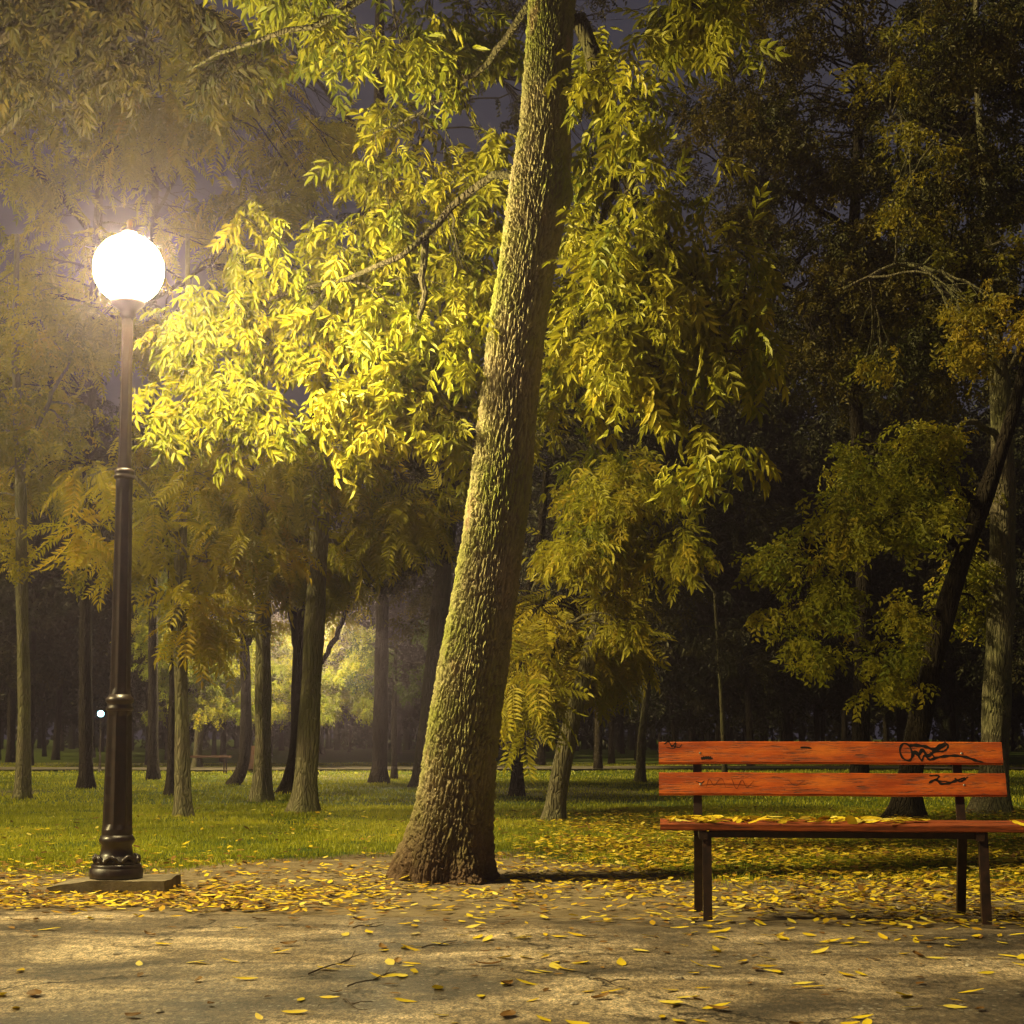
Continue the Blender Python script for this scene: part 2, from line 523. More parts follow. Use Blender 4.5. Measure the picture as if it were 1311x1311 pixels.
m, nt, out = new_mat('black_ink')
bsdf(nt, out, (0.012, 0.009, 0.008), 0.45, None, 0.3)
M['ink'] = m
m, nt, out = new_mat('bolt_metal')
bsdf(nt, out, (0.35, 0.33, 0.30), 0.35, None, 0.5, 0.8)
M['bolt'] = m
m, nt, out = new_mat('rust_red_wood')
bsdf(nt, out, ramp(nt, noise(nt, coords(nt), 9, 4), [(0.3, (0.03, 0.013, 0.007)), (0.7, (0.07, 0.03, 0.015))]), 0.7)
M['redwood'] = m
m, nt, out = new_mat('twig_brown')
bsdf(nt, out, (0.05, 0.032, 0.018), 0.85)
M['twig'] = m
m, nt, out = new_mat('pebble_grey')
bsdf(nt, out, ramp(nt, noise(nt, coords(nt), 40, 4), [(0.3, (0.2, 0.17, 0.12)), (0.7, (0.45, 0.4, 0.32))]), 0.8)
M['pebble'] = m

# ------------------------------------------------------------------ ground


def edge_y(x):
    """far edge of the asphalt"""
    x = np.asarray(x, float)
    e = 8.45 - 0.17 * (x + 2.5)
    e = np.where(x > 0.9, 7.62 - 0.105 * (x - 2.4) + 0.0, e)
    k = np.clip((x - 0.2) / 0.8, 0, 1)
    e = (8.45 - 0.17 * (x + 2.5)) * (1 - k) + (7.63 - 0.11 * (x - 2.3)) * k
    return e + (1 - 0.8 * k) * 0.30 * (fbm(x * 2.1 + 9, x * 0 + 3, 5, 4) - 0.5) + 0.02 * (vnoise(x * 14, x * 0, 8) - .5)


def grass_amt(x, y):
    x = np.asarray(x, float); y = np.asarray(y, float)
    yb = np.interp(x, [-6, -3.2, -2.2, -1.2, 0.2, 1.0, 4], [10.2, 10.3, 10.7, 11.6, 11.3, 9.9, 9.6])
    n = (fbm(x * 1.3, y * 1.3, 21, 4) - 0.5) * 1.6
    g = np.clip((y - yb + n) / 1.1, 0, 1)
    bare = fbm(x * 0.22 + 5, y * 0.16, 33, 3)
    return g * np.clip(1.25 - 1.3 * np.clip((bare - 0.5) * 4, 0, 0.55), 0, 1)


def ground_z(x, y):
    x = np.asarray(x, float); y = np.asarray(y, float)
    far = np.clip((y - 9.0) / 6, 0, 1)
    return far * (0.10 * (fbm(x * 0.12 + 3, y * 0.12, 41, 3) - 0.5)) + np.clip((y - 8.6), 0, 1) * 0.03 * (fbm(x * 1.1, y * 1.1, 44, 3) - 0.5)


xs = np.unique(np.concatenate([np.linspace(-220, -12, 24), np.linspace(-12, 12, 260), np.linspace(12, 220, 24)]))
ys = np.unique(np.concatenate([np.linspace(-40, 4, 12), np.linspace(4, 16, 200), np.linspace(16, 50, 130), np.linspace(50, 300, 24)]))
X, Y = np.meshgrid(xs, ys)
a = Acc()
nx, ny = len(xs), len(ys)
ii = (np.arange(ny - 1)[:, None] * nx + np.arange(nx - 1)[None, :]).ravel()
a.add(np.stack([X, Y, ground_z(X, Y)], -1).reshape(-1, 3), np.stack([ii, ii + 1, ii + nx + 1, ii + nx], -1), grass_amt(X, Y).ravel())
g = a.build('ground', M['ground'], smooth=True)
tag(g, kind='structure')

# asphalt path in the foreground
xs = np.unique(np.concatenate([np.linspace(-60, -8, 10), np.linspace(-8, 8, 500), np.linspace(8, 60, 10)]))
tt = np.linspace(0, 1, 60)
a = Acc()
E = edge_y(xs)
Xg = np.broadcast_to(xs, (60, len(xs)))
Yg = -30 + (E[None, :] + 30) * (tt[:, None] ** 0.35)
Zg = 0.010 + 0.0 * Xg + 0.006 * (fbm(Xg * 0.9, Yg * 0.9, 61, 3) - 0.5) * np.clip((E[None, :] - Yg) * 3, 0, 1)
ED = E[None, :] - Yg
Zg = Zg - np.clip(1 - ED / .35, 0, 1) * (.008 + .016 * fbm(Xg * 3, Yg * 5, 63, 4)) * np.clip((1.4 - Xg) / 1.2, .25, 1)
DIRT = np.clip(1 - ED / (.35 + .9 * fbm(Xg * .8, Yg * .8, 64, 3)), 0, 1)
nx = len(xs)
ii = (np.arange(59)[:, None] * nx + np.arange(nx - 1)[None, :]).ravel()
a.add(np.stack([Xg, Yg, Zg], -1).reshape(-1, 3), np.stack([ii, ii + 1, ii + nx + 1, ii + nx], -1), DIRT.ravel())
nv = a.n
el = np.stack([xs, E, Zg[-1]], -1)
eb = np.stack([xs, E + 0.012, np.full(nx, -0.03)], -1)
k = np.arange(nx - 1)
a.add(np.vstack([el, eb]), np.stack([k, k + 1, k + 1 + nx, k + nx], -1), 1.0)
tag(a.build('asphalt_path', M['asphalt'], smooth=False), kind='structure')

# pale gravel path far off
a = Acc()
xs = np.linspace(-60, 60, 120)
for (y0, y1) in ((39.5, 42.5),):
    ya = y0 + 0.5 * (fbm(xs * .3, xs * 0, 71) - .5) + 0.02 * xs; yb = y1 + 0.5 * (fbm(xs * .3, xs * 0 + 4, 72) - .5) + 0.02 * xs
    nx = len(xs)
    rows = []
    for t in np.linspace(0, 1, 8):
        yy = ya * (1 - t) + yb * t
        rows.append(np.stack([xs, yy, ground_z(xs, yy) + 0.05 + 0 * xs], -1))
    V = np.concatenate(rows)
    ii = (np.arange(7)[:, None] * nx + np.arange(nx - 1)[None, :]).ravel()
    a.add(V, np.stack([ii, ii + 1, ii + nx + 1, ii + nx], -1))
tag(a.build('gravel_path', M['gravel']), kind='structure')

# ------------------------------------------------------------------ grass


def grass(name, n, x0, x1, y0, y1, h0, h1, wd, spread=True):
    x = R.uniform(0, 1, n); y = np.sqrt(R.uniform(y0 ** 1.2, y1 ** 1.2, n) ** (2 / 1.2))
    x = (x0 + (x1 - x0) * x) * (y / y1)
    keep = R.uniform(0, 1, n) < grass_amt(x, y)
    keep &= fbm(x * 3, y * 3, 55, 2) > R.uniform(0.15, 0.6, n)
    keep &= ~((y > 39.3) & (y < 42.8))
    x, y = x[keep], y[keep]
    n = len(x)
    z = ground_z(x, y) - 0.005
    h = R.uniform(h0, h1, n) * (0.6 + 0.8 * fbm(x * 2, y * 2, 57, 2)) * np.where(y > 43, 0.8, 1)
    th = R.uniform(0, 2 * math.pi, n)
    lean = R.uniform(0.1, 0.8, n) * h
    la = R.uniform(0, 2 * math.pi, n)
    wx, wy = np.cos(th) * wd / 2 * (y / 12) ** .6, np.sin(th) * wd / 2 * (y / 12) ** .6
    b0 = np.stack([x - wx, y - wy, z], -1); b1 = np.stack([x + wx, y + wy, z], -1)
    mx, my = x + np.cos(la) * lean * .35, y + np.sin(la) * lean * .35
    m0 = np.stack([mx - wx * .7, my - wy * .7, z + h * .6], -1); m1 = np.stack([mx + wx * .7, my + wy * .7, z + h * .6], -1)
    tp = np.stack([x + np.cos(la) * lean, y + np.sin(la) * lean, z + h], -1)
    V = np.stack([b0, b1, m1, m0, tp], 1).reshape(-1, 3)
    k = np.arange(n)[:, None] * 5
    tn = np.clip(0.5 + (fbm(x * .8, y * .8, 58, 3) - .5) * 1.6 + R.normal(0, .2, n), 0, 1)
    a = Acc()
    a.add(V, [k + np.array([[0, 1, 2, 3]]), k + np.array([[3, 2, 4]])], np.repeat(tn, 5))
    o = a.build(name, M['grass_blade'])
    return o


tag(grass('grass', 260000, -8.0, 8.0, 9.3, 20, 0.022, 0.055, 0.006), 'short green park grass behind the lamp and the bench', 'grass', kind='stuff')
tag(grass('grass', 160000, -19, 19, 18, 50, 0.025, 0.06, 0.010), 'distant lawn grass under the background trees', 'grass', kind='stuff')

# ------------------------------------------------------------------ leaf templates


def leaflet(L, W, p, d, up, fold=0.25, droop=0.15):
    """lanceolate leaflet, 6 verts / 2 quads"""
    d = np.array(d, float); d /= np.linalg.norm(d)
    s = np.cross(up, d); s /= np.linalg.norm(s) + 1e-9
    u = np.cross(d, s)
    p = np.array(p, float)
    return np.array([p, p + d * L * .30 + s * W * .5 + u * W * fold, p + d * L * .66 + s * W * .36 + u * (W * fold - droop * L * .4),
                     p + d * L - u * droop * L, p + d * L * .66 - s * W * .36 + u * (W * fold - droop * L * .4), p + d * L * .30 - s * W * .5 + u * W * fold])


LQ = np.array([[0, 1, 2, 3], [0, 3, 4, 5]])


def pinnate(length, pairs, L, W, ang=50, droop=0.3, hang=0.3, rng=random):
    V, Fq = [], []
    def cur(t):
        return np.array([length * t, 0, -droop * length * t * t])
    k = 0
    for i in range(pairs):
        t = 0.28 + 0.66 * i / max(1, pairs - 1)
        for s in (-1, 1):
            aa = rad(ang + rng.uniform(-8, 8))
            l = L * rng.uniform(.8, 1.1) * (0.75 + 0.5 * math.sin(math.pi * (0.15 + 0.75 * t)))
            d = (math.cos(aa), s * math.sin(aa), -hang + rng.uniform(-.15, .15))
            V.append(leaflet(l, W * rng.uniform(.85, 1.1), cur(t), d, (0, 0, 1)))
            Fq.append(LQ + k); k += 6
    V.append(leaflet(L * 1.1, W, cur(1), (1, 0, -2 * droop), (0, 0, 1)))
    Fq.append(LQ + k); k += 6
    # rachis
    V.append(np.array([cur(0) + (0, .0018, 0), cur(.5) + (0, .0015, 0), cur(1) + (0, .001, 0), cur(1) - (0, .001, 0), cur(.5) - (0, .0015, 0), cur(0) - (0, .0018, 0)]))
    Fq.append(np.array([[0, 1, 4, 5], [1, 2, 3, 4]]) + k)
    return np.concatenate(V), np.concatenate(Fq)


def sprig(n, L, W, span):
    """alternate simple leaves along a short twig"""
    V, Fq = [], []
    k = 0
    for i in range(n):
        t = (i + .5) / n
        aa = rad(random.uniform(25, 80)) * (1 if i % 2 else -1)
        V.append(leaflet(L * random.uniform(.7, 1.15), W * random.uniform(.8, 1.2), (span * t, 0, -.25 * span * t * t), (math.cos(aa), math.sin(aa), random.uniform(-.8, .3)), (0, 0, 1)))
        Fq.append(LQ + k); k += 6
    return np.concatenate(V), np.concatenate(Fq)


TPL = {
    'ash': [pinnate(.20, 3, .098, .034, 48, .35, .35) for _ in range(4)] + [pinnate(.16, 2, .10, .036, 42, .4, .4) for _ in range(3)],
    'frond': [pinnate(.42, 9, .085, .026, 62, .35, .25) for _ in range(4)] + [pinnate(.34, 7, .09, .028, 60, .5, .3) for _ in range(2)],
    'sprig': [sprig(6, .075, .034, .20) for _ in range(6)],
    'coarse': [sprig(5, .17, .085, .36) for _ in range(6)],
}


def scatter(acc, kind, pos, dirs, scale, tintv):
    pos = np.asarray(pos); n = len(pos)
    if n == 0: return
    tp = TPL[kind]
    which = R.integers(0, len(tp), n)
    dx = dirs / (np.linalg.norm(dirs, axis=1)[:, None] + 1e-9)
    up = np.array([0, 0, 1.0])[None] + R.normal(0, .45, (n, 3))
    dy = np.cross(up, dx); dy /= np.linalg.norm(dy, axis=1)[:, None] + 1e-9
    dz = np.cross(dx, dy)
    for i, (tv, tf) in enumerate(tp):
        s = which == i
        if not s.any(): continue
        A = np.stack([dx[s], dy[s], dz[s]], 1)            # rows are axes
        V = np.einsum('vk,nkj->nvj', tv, A) * scale[s][:, None, None] + pos[s][:, None, :]
        m_ = s.sum()
        nv = len(tv)
        Fq = tf[None] + (np.arange(m_) * nv)[:, None, None]
        lt = np.repeat(R.normal(0, .07, (m_, nv // 6)), 6, axis=1)
        T = np.clip(np.repeat(tintv[s], nv).reshape(m_, nv) + lt, 0, 1)
        acc.add(V.reshape(-1, 3), Fq.reshape(-1, 4), T.ravel())


def clump_leaves(acc, kind, c, r, n, tint=0.5, droop=0.5, scale=1.0, per=5):
    """n shoots inside an ellipsoid, each with `per` compound leaves radiating and drooping"""
    c = np.asarray(c, float); r = np.asarray(r, float)
    u = R.normal(0, 1, (n, 3)); u /= np.linalg.norm(u, axis=1)[:, None]
    rr = R.uniform(0, 1, n) ** 0.6
    q = u * rr[:, None] * (1 + 0.42 * R.normal(0, 1, (n, 1)).clip(-1.5, 2.2))
    pos = c + q * r
    out = u * np.array([1, 1, .35]) + R.normal(0, .35, (n, 3)); out[:, 2] -= droop
    P_ = np.repeat(pos, per, axis=0) + R.normal(0, 0.035 * scale, (n * per, 3))
    D = np.repeat(out, per, axis=0) + R.normal(0, .65, (n * per, 3)); D[:, 2] -= droop * .4
    T = np.repeat(np.clip(tint + R.normal(0, .16, n), 0, 1), per) + R.normal(0, .06, n * per)
    scatter(acc, kind, P_, D, R.uniform(.6, 1.2, n * per) * scale, np.clip(T, 0, 1))
    return pos


def limb_path(a0, b0, sag=0.15, n=8):
    a0 = np.asarray(a0, float); b0 = np.asarray(b0, float)
    L = np.linalg.norm(b0 - a0)
    mid = (a0 + b0) / 2 + np.array([0, 0, sag * L]) + R.normal(0, .05 * L, 3)
    return spline(np.array([a0, mid, b0]), n) + np.vstack([[0, 0, 0], R.normal(0, .012 * L, (n - 2, 3)), [0, 0, 0]])


def add_twigs(acc, limbs_pts, limbs_r, c, shoots, r0=0.02, nt=10):
    d = np.linalg.norm(limbs_pts - c, axis=1)
    # prefer starting points that are not below the clump
    k = int(np.argmin(d + 0.6 * np.clip(c[2] - limbs_pts[:, 2], 0, None)))
    pa = limb_path(limbs_pts[k], c, 0.12, 8)
    rs = min(limbs_r[k] * .7, r0)
    v, f = tube_vf(pa, np.linspace(rs, rs * .35, 8), 6)
    acc.add(v, f)
    sel = shoots[R.permutation(len(shoots))[:nt]]
    for s in sel:
        st = pa[R.integers(3, 8)]
        p2 = limb_path(st, s, 0.08, 5)
        v, f = tube_vf(p2, np.linspace(rs * .35, 0.002, 5), 4)
        acc.add(v, f)


class Tree:
    def __init__(s, name, label, base, bark, leafmat, group=None, cat='tree'):
        s.e = empty(name, tuple(base)); tag(s.e, label, cat, group)
        s.base = np.asarray(base, float)
        s.bark, s.leafmat = M[bark], M[leafmat]
        s.w = Acc(); s.t = Acc(); s.l = Acc()
        s.pts, s.rad = [], []

    def trunk(s, ctrl, n=40, flare=1.5, seg=22):
        """ctrl rows: x y z r (world)"""
        c = spline(np.array(ctrl), n)
        h = c[:, 2] - c[0, 2]
        rr = c[:, 3] * (1 + (flare - 1) * np.exp(-h / 0.16)) * (1 + .05 * np.sin(h * 5 + ctrl[0][0] * 9))
        v, f = tube_vf(c[:, :3], rr, seg, 0.10 * np.exp(-h / 0.3) + .015, ctrl[0][0] * 7)
        s.t.add(v - s.base, f)
        s.pts += list(c[n // 3:, :3]); s.rad += list(rr[n // 3:])
        return c

    def limb(s, ctrl, n=14, seg=10, where=None):
        c = spline(np.array(ctrl), n)
        c[1:-1, :3] += R.normal(0, .01, (n - 2, 3)) * (1 + c[1:-1, 3:4] * 6)
        v, f = tube_vf(c[:, :3], np.maximum(c[:, 3], .003), seg)
        s.w.add(v - s.base, f)
        s.pts += list(c[:, :3]); s.rad += list(c[:, 3])
        return c

    def clump(s, kind, c, r, n, tint=.5, droop=.5, scale=1., per=5, nt=8, r0=.02):
        c = np.asarray(c, float)
        sh = clump_leaves(s.l, kind, c - s.base, r, n, tint, droop, scale, per) + s.base
        if nt:
            a = Acc()
            add_twigs(a, np.array(s.pts), np.array(s.rad), c, sh, r0, nt)
            for v, t_ in zip(a.v, a.t): v -= s.base
            for q in a.f: s.w.f.append(q + s.w.n)
            s.w.v += a.v; s.w.t += a.t; s.w.n += a.n
        return sh

    def done(s):
        o = [s.e]
        if s.t.n: o.append(s.t.build('trunk', s.bark, s.e, True))
        if s.w.n: o.append(s.w.build('branches', s.bark, s.e, True))
        if s.l.n: o.append(s.l.build('crown', s.leafmat, s.e))
        return o


def pc(px, py, d, rp):
    """control row: pixel, depth and radius in pixels"""
    p = P(px, py, d)
    return (*p, rp * d / F)


def gz(x, y):
    return float(ground_z(x, y))


# ------------------------------------------------------------------ main leaning tree
DT = 10.0
ctrl = np.array([(571, 1136, 66), (572, 1108, 60), (576, 1075, 52.5), (584, 1020, 45.5), (591, 950, 43), (606, 850, 41.5), (625, 730, 38.5), (643, 600, 37), (658, 450, 36), (676, 330, 35.5),
                 (690, 240, 37.0), (698, 150, 30.5), (701, 80, 28), (706, 0, 28), (712, -120, 25), (722, -280, 22), (735, -480, 17), (742, -700, 10)], float)
mt = empty('leaning_tree', (-0.43, DT, 0.0))
tag(mt, 'big leaning tree with deeply ridged bark between the lamp post and the bench', 'tree')
mb = np.array([-0.43, DT, 0.0])
cc = spline(np.array([pc(x, y, DT, r) for x, y, r in ctrl]), 1500)
cc[:, 2] -= cc[0, 2] + 0.06
nU = 600
th = np.arange(nU) * 2 * math.pi / nU
S = np.concatenate([[0], np.cumsum(np.linalg.norm(np.diff(cc[:, :3], axis=0), axis=1))])
# keep fine rows in the visible part only
rows = np.unique(np.concatenate([np.arange(0, 1150, 1), np.arange(1150, 1500, 6), [1499]]))
cc, S = cc[rows], S[rows]


def worley(u, v, per, seed):
    """periodic in u; F2-F1 cell borders"""
    ui = np.floor(u).astype(np.int64); vi = np.floor(v).astype(np.int64)
    f1 = np.full(u.shape, 9.0); f2 = np.full(u.shape, 9.0)
    def h(a_, b_, s_):
        n_ = ((a_ % per) * 374761393 + b_ * 668265263 + s_ * 974634777) & 0xffffffff
        n_ = ((n_ ^ (n_ >> 13)) * 1274126177) & 0xffffffff
        return ((n_ ^ (n_ >> 16)) & 0xffff) / 65535.0
    for i in (-1, 0, 1):
        for j in (-1, 0, 1):
            a_, b_ = ui + i, vi + j
            dx = a_ + .5 + .42 * (2 * h(a_, b_, seed) - 1) - u
            dy = b_ + .5 + .48 * (2 * h(a_, b_, seed + 7) - 1) - v
            d_ = np.hypot(dx, dy)
            f2 = np.minimum(f2, np.maximum(f1, d_)); f1 = np.minimum(f1, d_)
    return f2 - f1


TH, SS = np.meshgrid(th, S)
Uc = TH / (2 * math.pi)
wob = (fbm(np.cos(TH) * 1.7 + 7, np.sin(TH) * 1.7 + SS * 2.2, 81, 3) - .5)
wob2 = (fbm(np.cos(TH) * 5 + 17, np.sin(TH) * 5 + SS * 9, 83, 3) - .5)
ncol = 62
fine = fbm(np.cos(TH) * 30 + 50, np.sin(TH) * 30 + SS * 45, 85, 3)
wr = worley(Uc * ncol + wob * 4.2 + wob2 * 1.5, SS * 4.0 + wob2 * 2.6 + fine * .5 + wob, ncol, 3)
wr2 = worley(Uc * ncol * 2 + wob2 * 1.2, SS * 13 + wob2 * 2, ncol * 2, 9)
Hh = np.clip(wr * 3.0, 0, 1) ** .8 * (1 - .25 * np.clip(1 - wr * 1.2, 0, 1))
Hh = Hh * (.72 + .28 * np.clip(wr2 * 3, 0, 1)) * (.45 + 1.1 * fine)
rough = 0.75 + .5 * fbm(np.cos(TH) * 1.2 + 3, np.sin(TH) * 1.2 + SS * .9, 86, 2)
disp = (Hh - .5) * 0.030 * rough * (0.55 + .45 * np.clip(cc[:, 3] / .19, .5, 1.1))[:, None]
hh_ = cc[:, 2][:, None]
foot = np.exp(-np.clip(hh_, 0, 9) / .22)
lob = 0.15 * foot * (np.sin(6 * TH + 1.1) + .6 * np.sin(3 * TH + 2)) + .02 * np.sin(2 * TH + SS * 1.3)
# burl on the far-right side, old branch scars on the lit side


def scar(s0, a0, ds, da, amp):
    d_ = np.angle(np.exp(1j * (TH - a0)))
    e_ = ((SS - s0) / ds) ** 2 + (d_ / da) ** 2
    return amp * (np.exp(-e_ * 1.0) - 1.7 * np.exp(-e_ * 6))


t_, a_, b_ = frames(cc[:, :3])
# angle 0 is along a_; find the angle that faces the camera and the right side
ang_cam = math.atan2(-b_[200][1], -a_[200][1])
ang_right = math.atan2(b_[200][0], a_[200][0])
def zrow(py):
    zz = P(650, py, DT)[2]
    return S[int(np.argmin(abs(cc[:, 2] - zz)))]
bur = np.exp(-((SS - zrow(245)) / .10) ** 2 - (np.angle(np.exp(1j * (TH - ang_right))) / .7) ** 2) * .035
sd_ = 1 if math.sin(ang_cam - ang_right) > 0 else -1
la = ang_cam + sd_ * .25
bur = bur + scar(zrow(858), la - sd_ * .25, .035, .20, .016) + scar(zrow(945), la - sd_ * .45, .05, .22, .018) + scar(zrow(965), la - sd_ * .45, .03, .15, .012)
rr = cc[:, 3][:, None] * (1 + lob) + disp + bur
V = cc[:, None, :3] + rr[..., None] * (np.cos(th)[None, :, None] * a_[:, None, :] + np.sin(th)[None, :, None] * b_[:, None, :])
m_ = len(cc)
i = np.arange(m_ - 1)[:, None] * nU; j = np.arange(nU)[None, :]; j2 = (j + 1) % nU
acc = Acc()
acc.add(V.reshape(-1, 3) - mb, [np.stack([i + j, i + j2, i + nU + j2, i + nU + j], -1).reshape(-1, 4), (m_ - 1) * nU + np.arange(nU)[None, :]], np.clip(Hh, 0, 1).ravel())
acc.build('trunk', M['ridged_bark'], mt, True)

T = Tree.__new__(Tree)
T.e, T.base, T.bark, T.leafmat = mt, mb, M['bark'], M['ash_leaf']
T.w, T.t, T.l, T.pts, T.rad = Acc(), Acc(), Acc(), [], []
top = {py: cc[int(np.argmin(abs(cc[:, 2] - P(700, py, DT)[2]))), :3] for py in (230, 160, 60, -40, -150, -260, -400, -560)}


def L_(start, pts, r0, r1):
    n_ = len(pts)
    return T.limb([(*start, r0)] + [(*P(x, y, d), r0 + (r1 - r0) * (k + 1) / n_) for k, (x, y, d) in enumerate(pts)], 16)


# limbs: leave the trunk high up and droop
L_(top[60], [(740, 20, 10.5), (765, 100, 10.4), (777, 165, 10.2), (793, 213, 10.0), (820, 262, 9.9), (858, 305, 9.8), (900, 380, 9.7), (930, 450, 9.6)], .07, .012)
L_(P(795, 215, 10), [(770, 300, 10.2), (758, 370, 10.4), (755, 430, 10.5)], .03, .008)
L_(P(822, 264, 9.9), [(835, 350, 9.8), (845, 430, 9.7), (880, 530, 9.6), (935, 585, 9.6)], .03, .006)
L_(top[230], [(636, 225, 10.5), (583, 259, 10.7), (545, 301, 10.6), (500, 335, 10.4), (430, 360, 11.2), (350, 380, 11.7), (260, 430, 11.7), (215, 520, 11.7)], .034, .006)
L_(P(545, 301, 10.6), [(542, 370, 10.5), (530, 430, 10.4), (480, 490, 10.3), (445, 560, 10.25)], .028, .006)
L_(P(430, 360, 11.2), [(380, 420, 11.6), (330, 480, 11.7), (300, 540, 11.7)], .02, .005)
L_(top[-40], [(640, 60, 10.6), (590, 110, 10.9), (530, 150, 11), (480, 170, 11)], .03, .006)
L_(top[-150], [(600, -80, 10.4), (500, -20, 10.6), (400, 30, 10.6), (300, 60, 10.6), (240, 90, 10.6)], .04, .008)
L_(top[-260], [(800, -160, 10.8), (860, -60, 11.2), (900, 20, 11.4)], .06, .01)
L_(top[-400], [(560, -380, 11), (380, -260, 11.5), (200, -140, 12)], .06, .01)
L_(top[-560], [(900, -480, 11), (1000, -300, 12), (1080, -150, 13)], .05, .01)

CL = [  # px, py, d, rx px, ry px, rdepth m, shoots
    (205, 555, 11.10, 26, 32, 0.2, 12), (240, 520, 11.10, 38, 40, 0.3, 28), (238, 440, 11.20, 42, 52, 0.4, 46), (290, 400, 11.30, 58, 48, 0.45, 61), (295, 500, 11.10, 58, 55, 0.4, 70), (340, 540, 11.00, 42, 36, 0.3, 30),
    (365, 370, 11.36, 62, 55, 0.45, 66), (352, 445, 11.19, 58, 50, 0.4, 57), (410, 410, 11.22, 40, 45, 0.35, 33), (320, 280, 11.90, 36, 26, 0.25, 13), (300, 330, 11.80, 30, 26, 0.25, 11),
    (450, 345, 11.40, 62, 55, 0.5, 63), (500, 285, 11.55, 66, 58, 0.5, 68), (470, 240, 11.84, 34, 40, 0.3, 19), (535, 215, 11.65, 60, 52, 0.45, 52), (505, 140, 11.84, 40, 36, 0.3, 22), (560, 320, 11.47, 68, 62, 0.5, 72),
    (610, 260, 11.42, 50, 60, 0.4, 46), (625, 190, 11.38, 42, 45, 0.3, 28), (600, 370, 11.25, 60, 50, 0.5, 55), (520, 410, 11.09, 80, 45, 0.4, 66),
    (440, 500, 10.25, 36, 28, 0.22, 22), (490, 490, 10.25, 55, 42, 0.3, 50), (545, 450, 10.25, 60, 40, 0.3, 52), (540, 520, 10.25, 52, 36, 0.3, 39), (600, 470, 10.25, 36, 52, 0.3, 33), (432, 578, 10.25, 17, 18, 0.1, 6), (575, 550, 10.25, 34, 28, 0.25, 18),
    (790, 95, 9.74, 52, 44, 0.4, 31), (765, 55, 11.00, 32, 30, 0.3, 13), (800, 150, 9.73, 48, 36, 0.35, 25), (850, 165, 9.68, 26, 28, 0.25, 8), (755, 215, 11.00, 38, 55, 0.4, 30), (740, 290, 11.00, 40, 52, 0.4, 35),
    (800, 240, 9.73, 45, 40, 0.4, 27), (870, 240, 9.66, 40, 26, 0.3, 17), (800, 330, 9.73, 60, 50, 0.5, 55), (870, 330, 9.66, 60, 48, 0.5, 55), (935, 325, 9.60, 36, 34, 0.35, 23), (955, 385, 9.57, 34, 38, 0.35, 23),
    (745, 380, 11.00, 46, 52, 0.45, 44), (815, 400, 9.71, 66, 50, 0.5, 61), (890, 410, 9.64, 66, 52, 0.5, 61), (950, 455, 9.58, 34, 40, 0.3, 21), (740, 450, 11.00, 42, 40, 0.4, 33), (800, 475, 9.73, 52, 40, 0.4, 37),
    (865, 480, 9.66, 46, 30, 0.4, 29), (900, 545, 9.63, 36, 16, 0.25, 7), (890, 590, 9.64, 32, 22, 0.25, 11), (950, 580, 9.58, 28, 26, 0.25, 9), (845, 525, 9.69, 26, 28, 0.25, 7),
]
CL += [(775, 385, 9.8, 34, 45, .3, 26), (770, 460, 9.8, 34, 36, .3, 22), (768, 300, 9.8, 28, 45, .3, 20)]
for x, y, d, rx, ry, rd, n_ in CL:
    if x < 420 and y > 300: d += .6
    hot_ = 430 <= x <= 610 and y >= 440
    n_ *= 1.15 if hot_ else .82
    rx, ry = rx * 1.12, ry * 1.12
    T.clump('ash', P(x, y, d), (rx * d / F, rd, ry * d / F), int(n_ * .72), tint=random.uniform(.3, .6), droop=.75, scale=.95, per=4, nt=9, r0=.012)
# upper, dimmer part of the same crown, across the top of the picture
for k in range(40):
    x = random.uniform(250, 660); y = random.uniform(-160, 85) - (40 if x > 600 else 0)
    if vnoise(x / 60, y / 50, 5) < .38: continue
    T.clump('ash', P(x, y, random.uniform(10.6, 12)), (.28, .35, .2), 10, tint=random.uniform(.1, .5), droop=.8, per=4, nt=7, r0=.012)
for k in range(30):
    x = random.uniform(740, 980); y = random.uniform(-200, 40)
    if vnoise(x / 60, y / 50, 5) < .4: continue
    T.clump('ash', P(x, y, random.uniform(11, 12.5)), (.28, .35, .2), 13, tint=random.uniform(.3, .6), droop=.7, per=4, nt=5, r0=.012)
T.done()

# ------------------------------------------------------------------ lamp post
LP = G(156, 1137)
LP = np.array([LP[0] + 0.0, 9.35, 0.0])


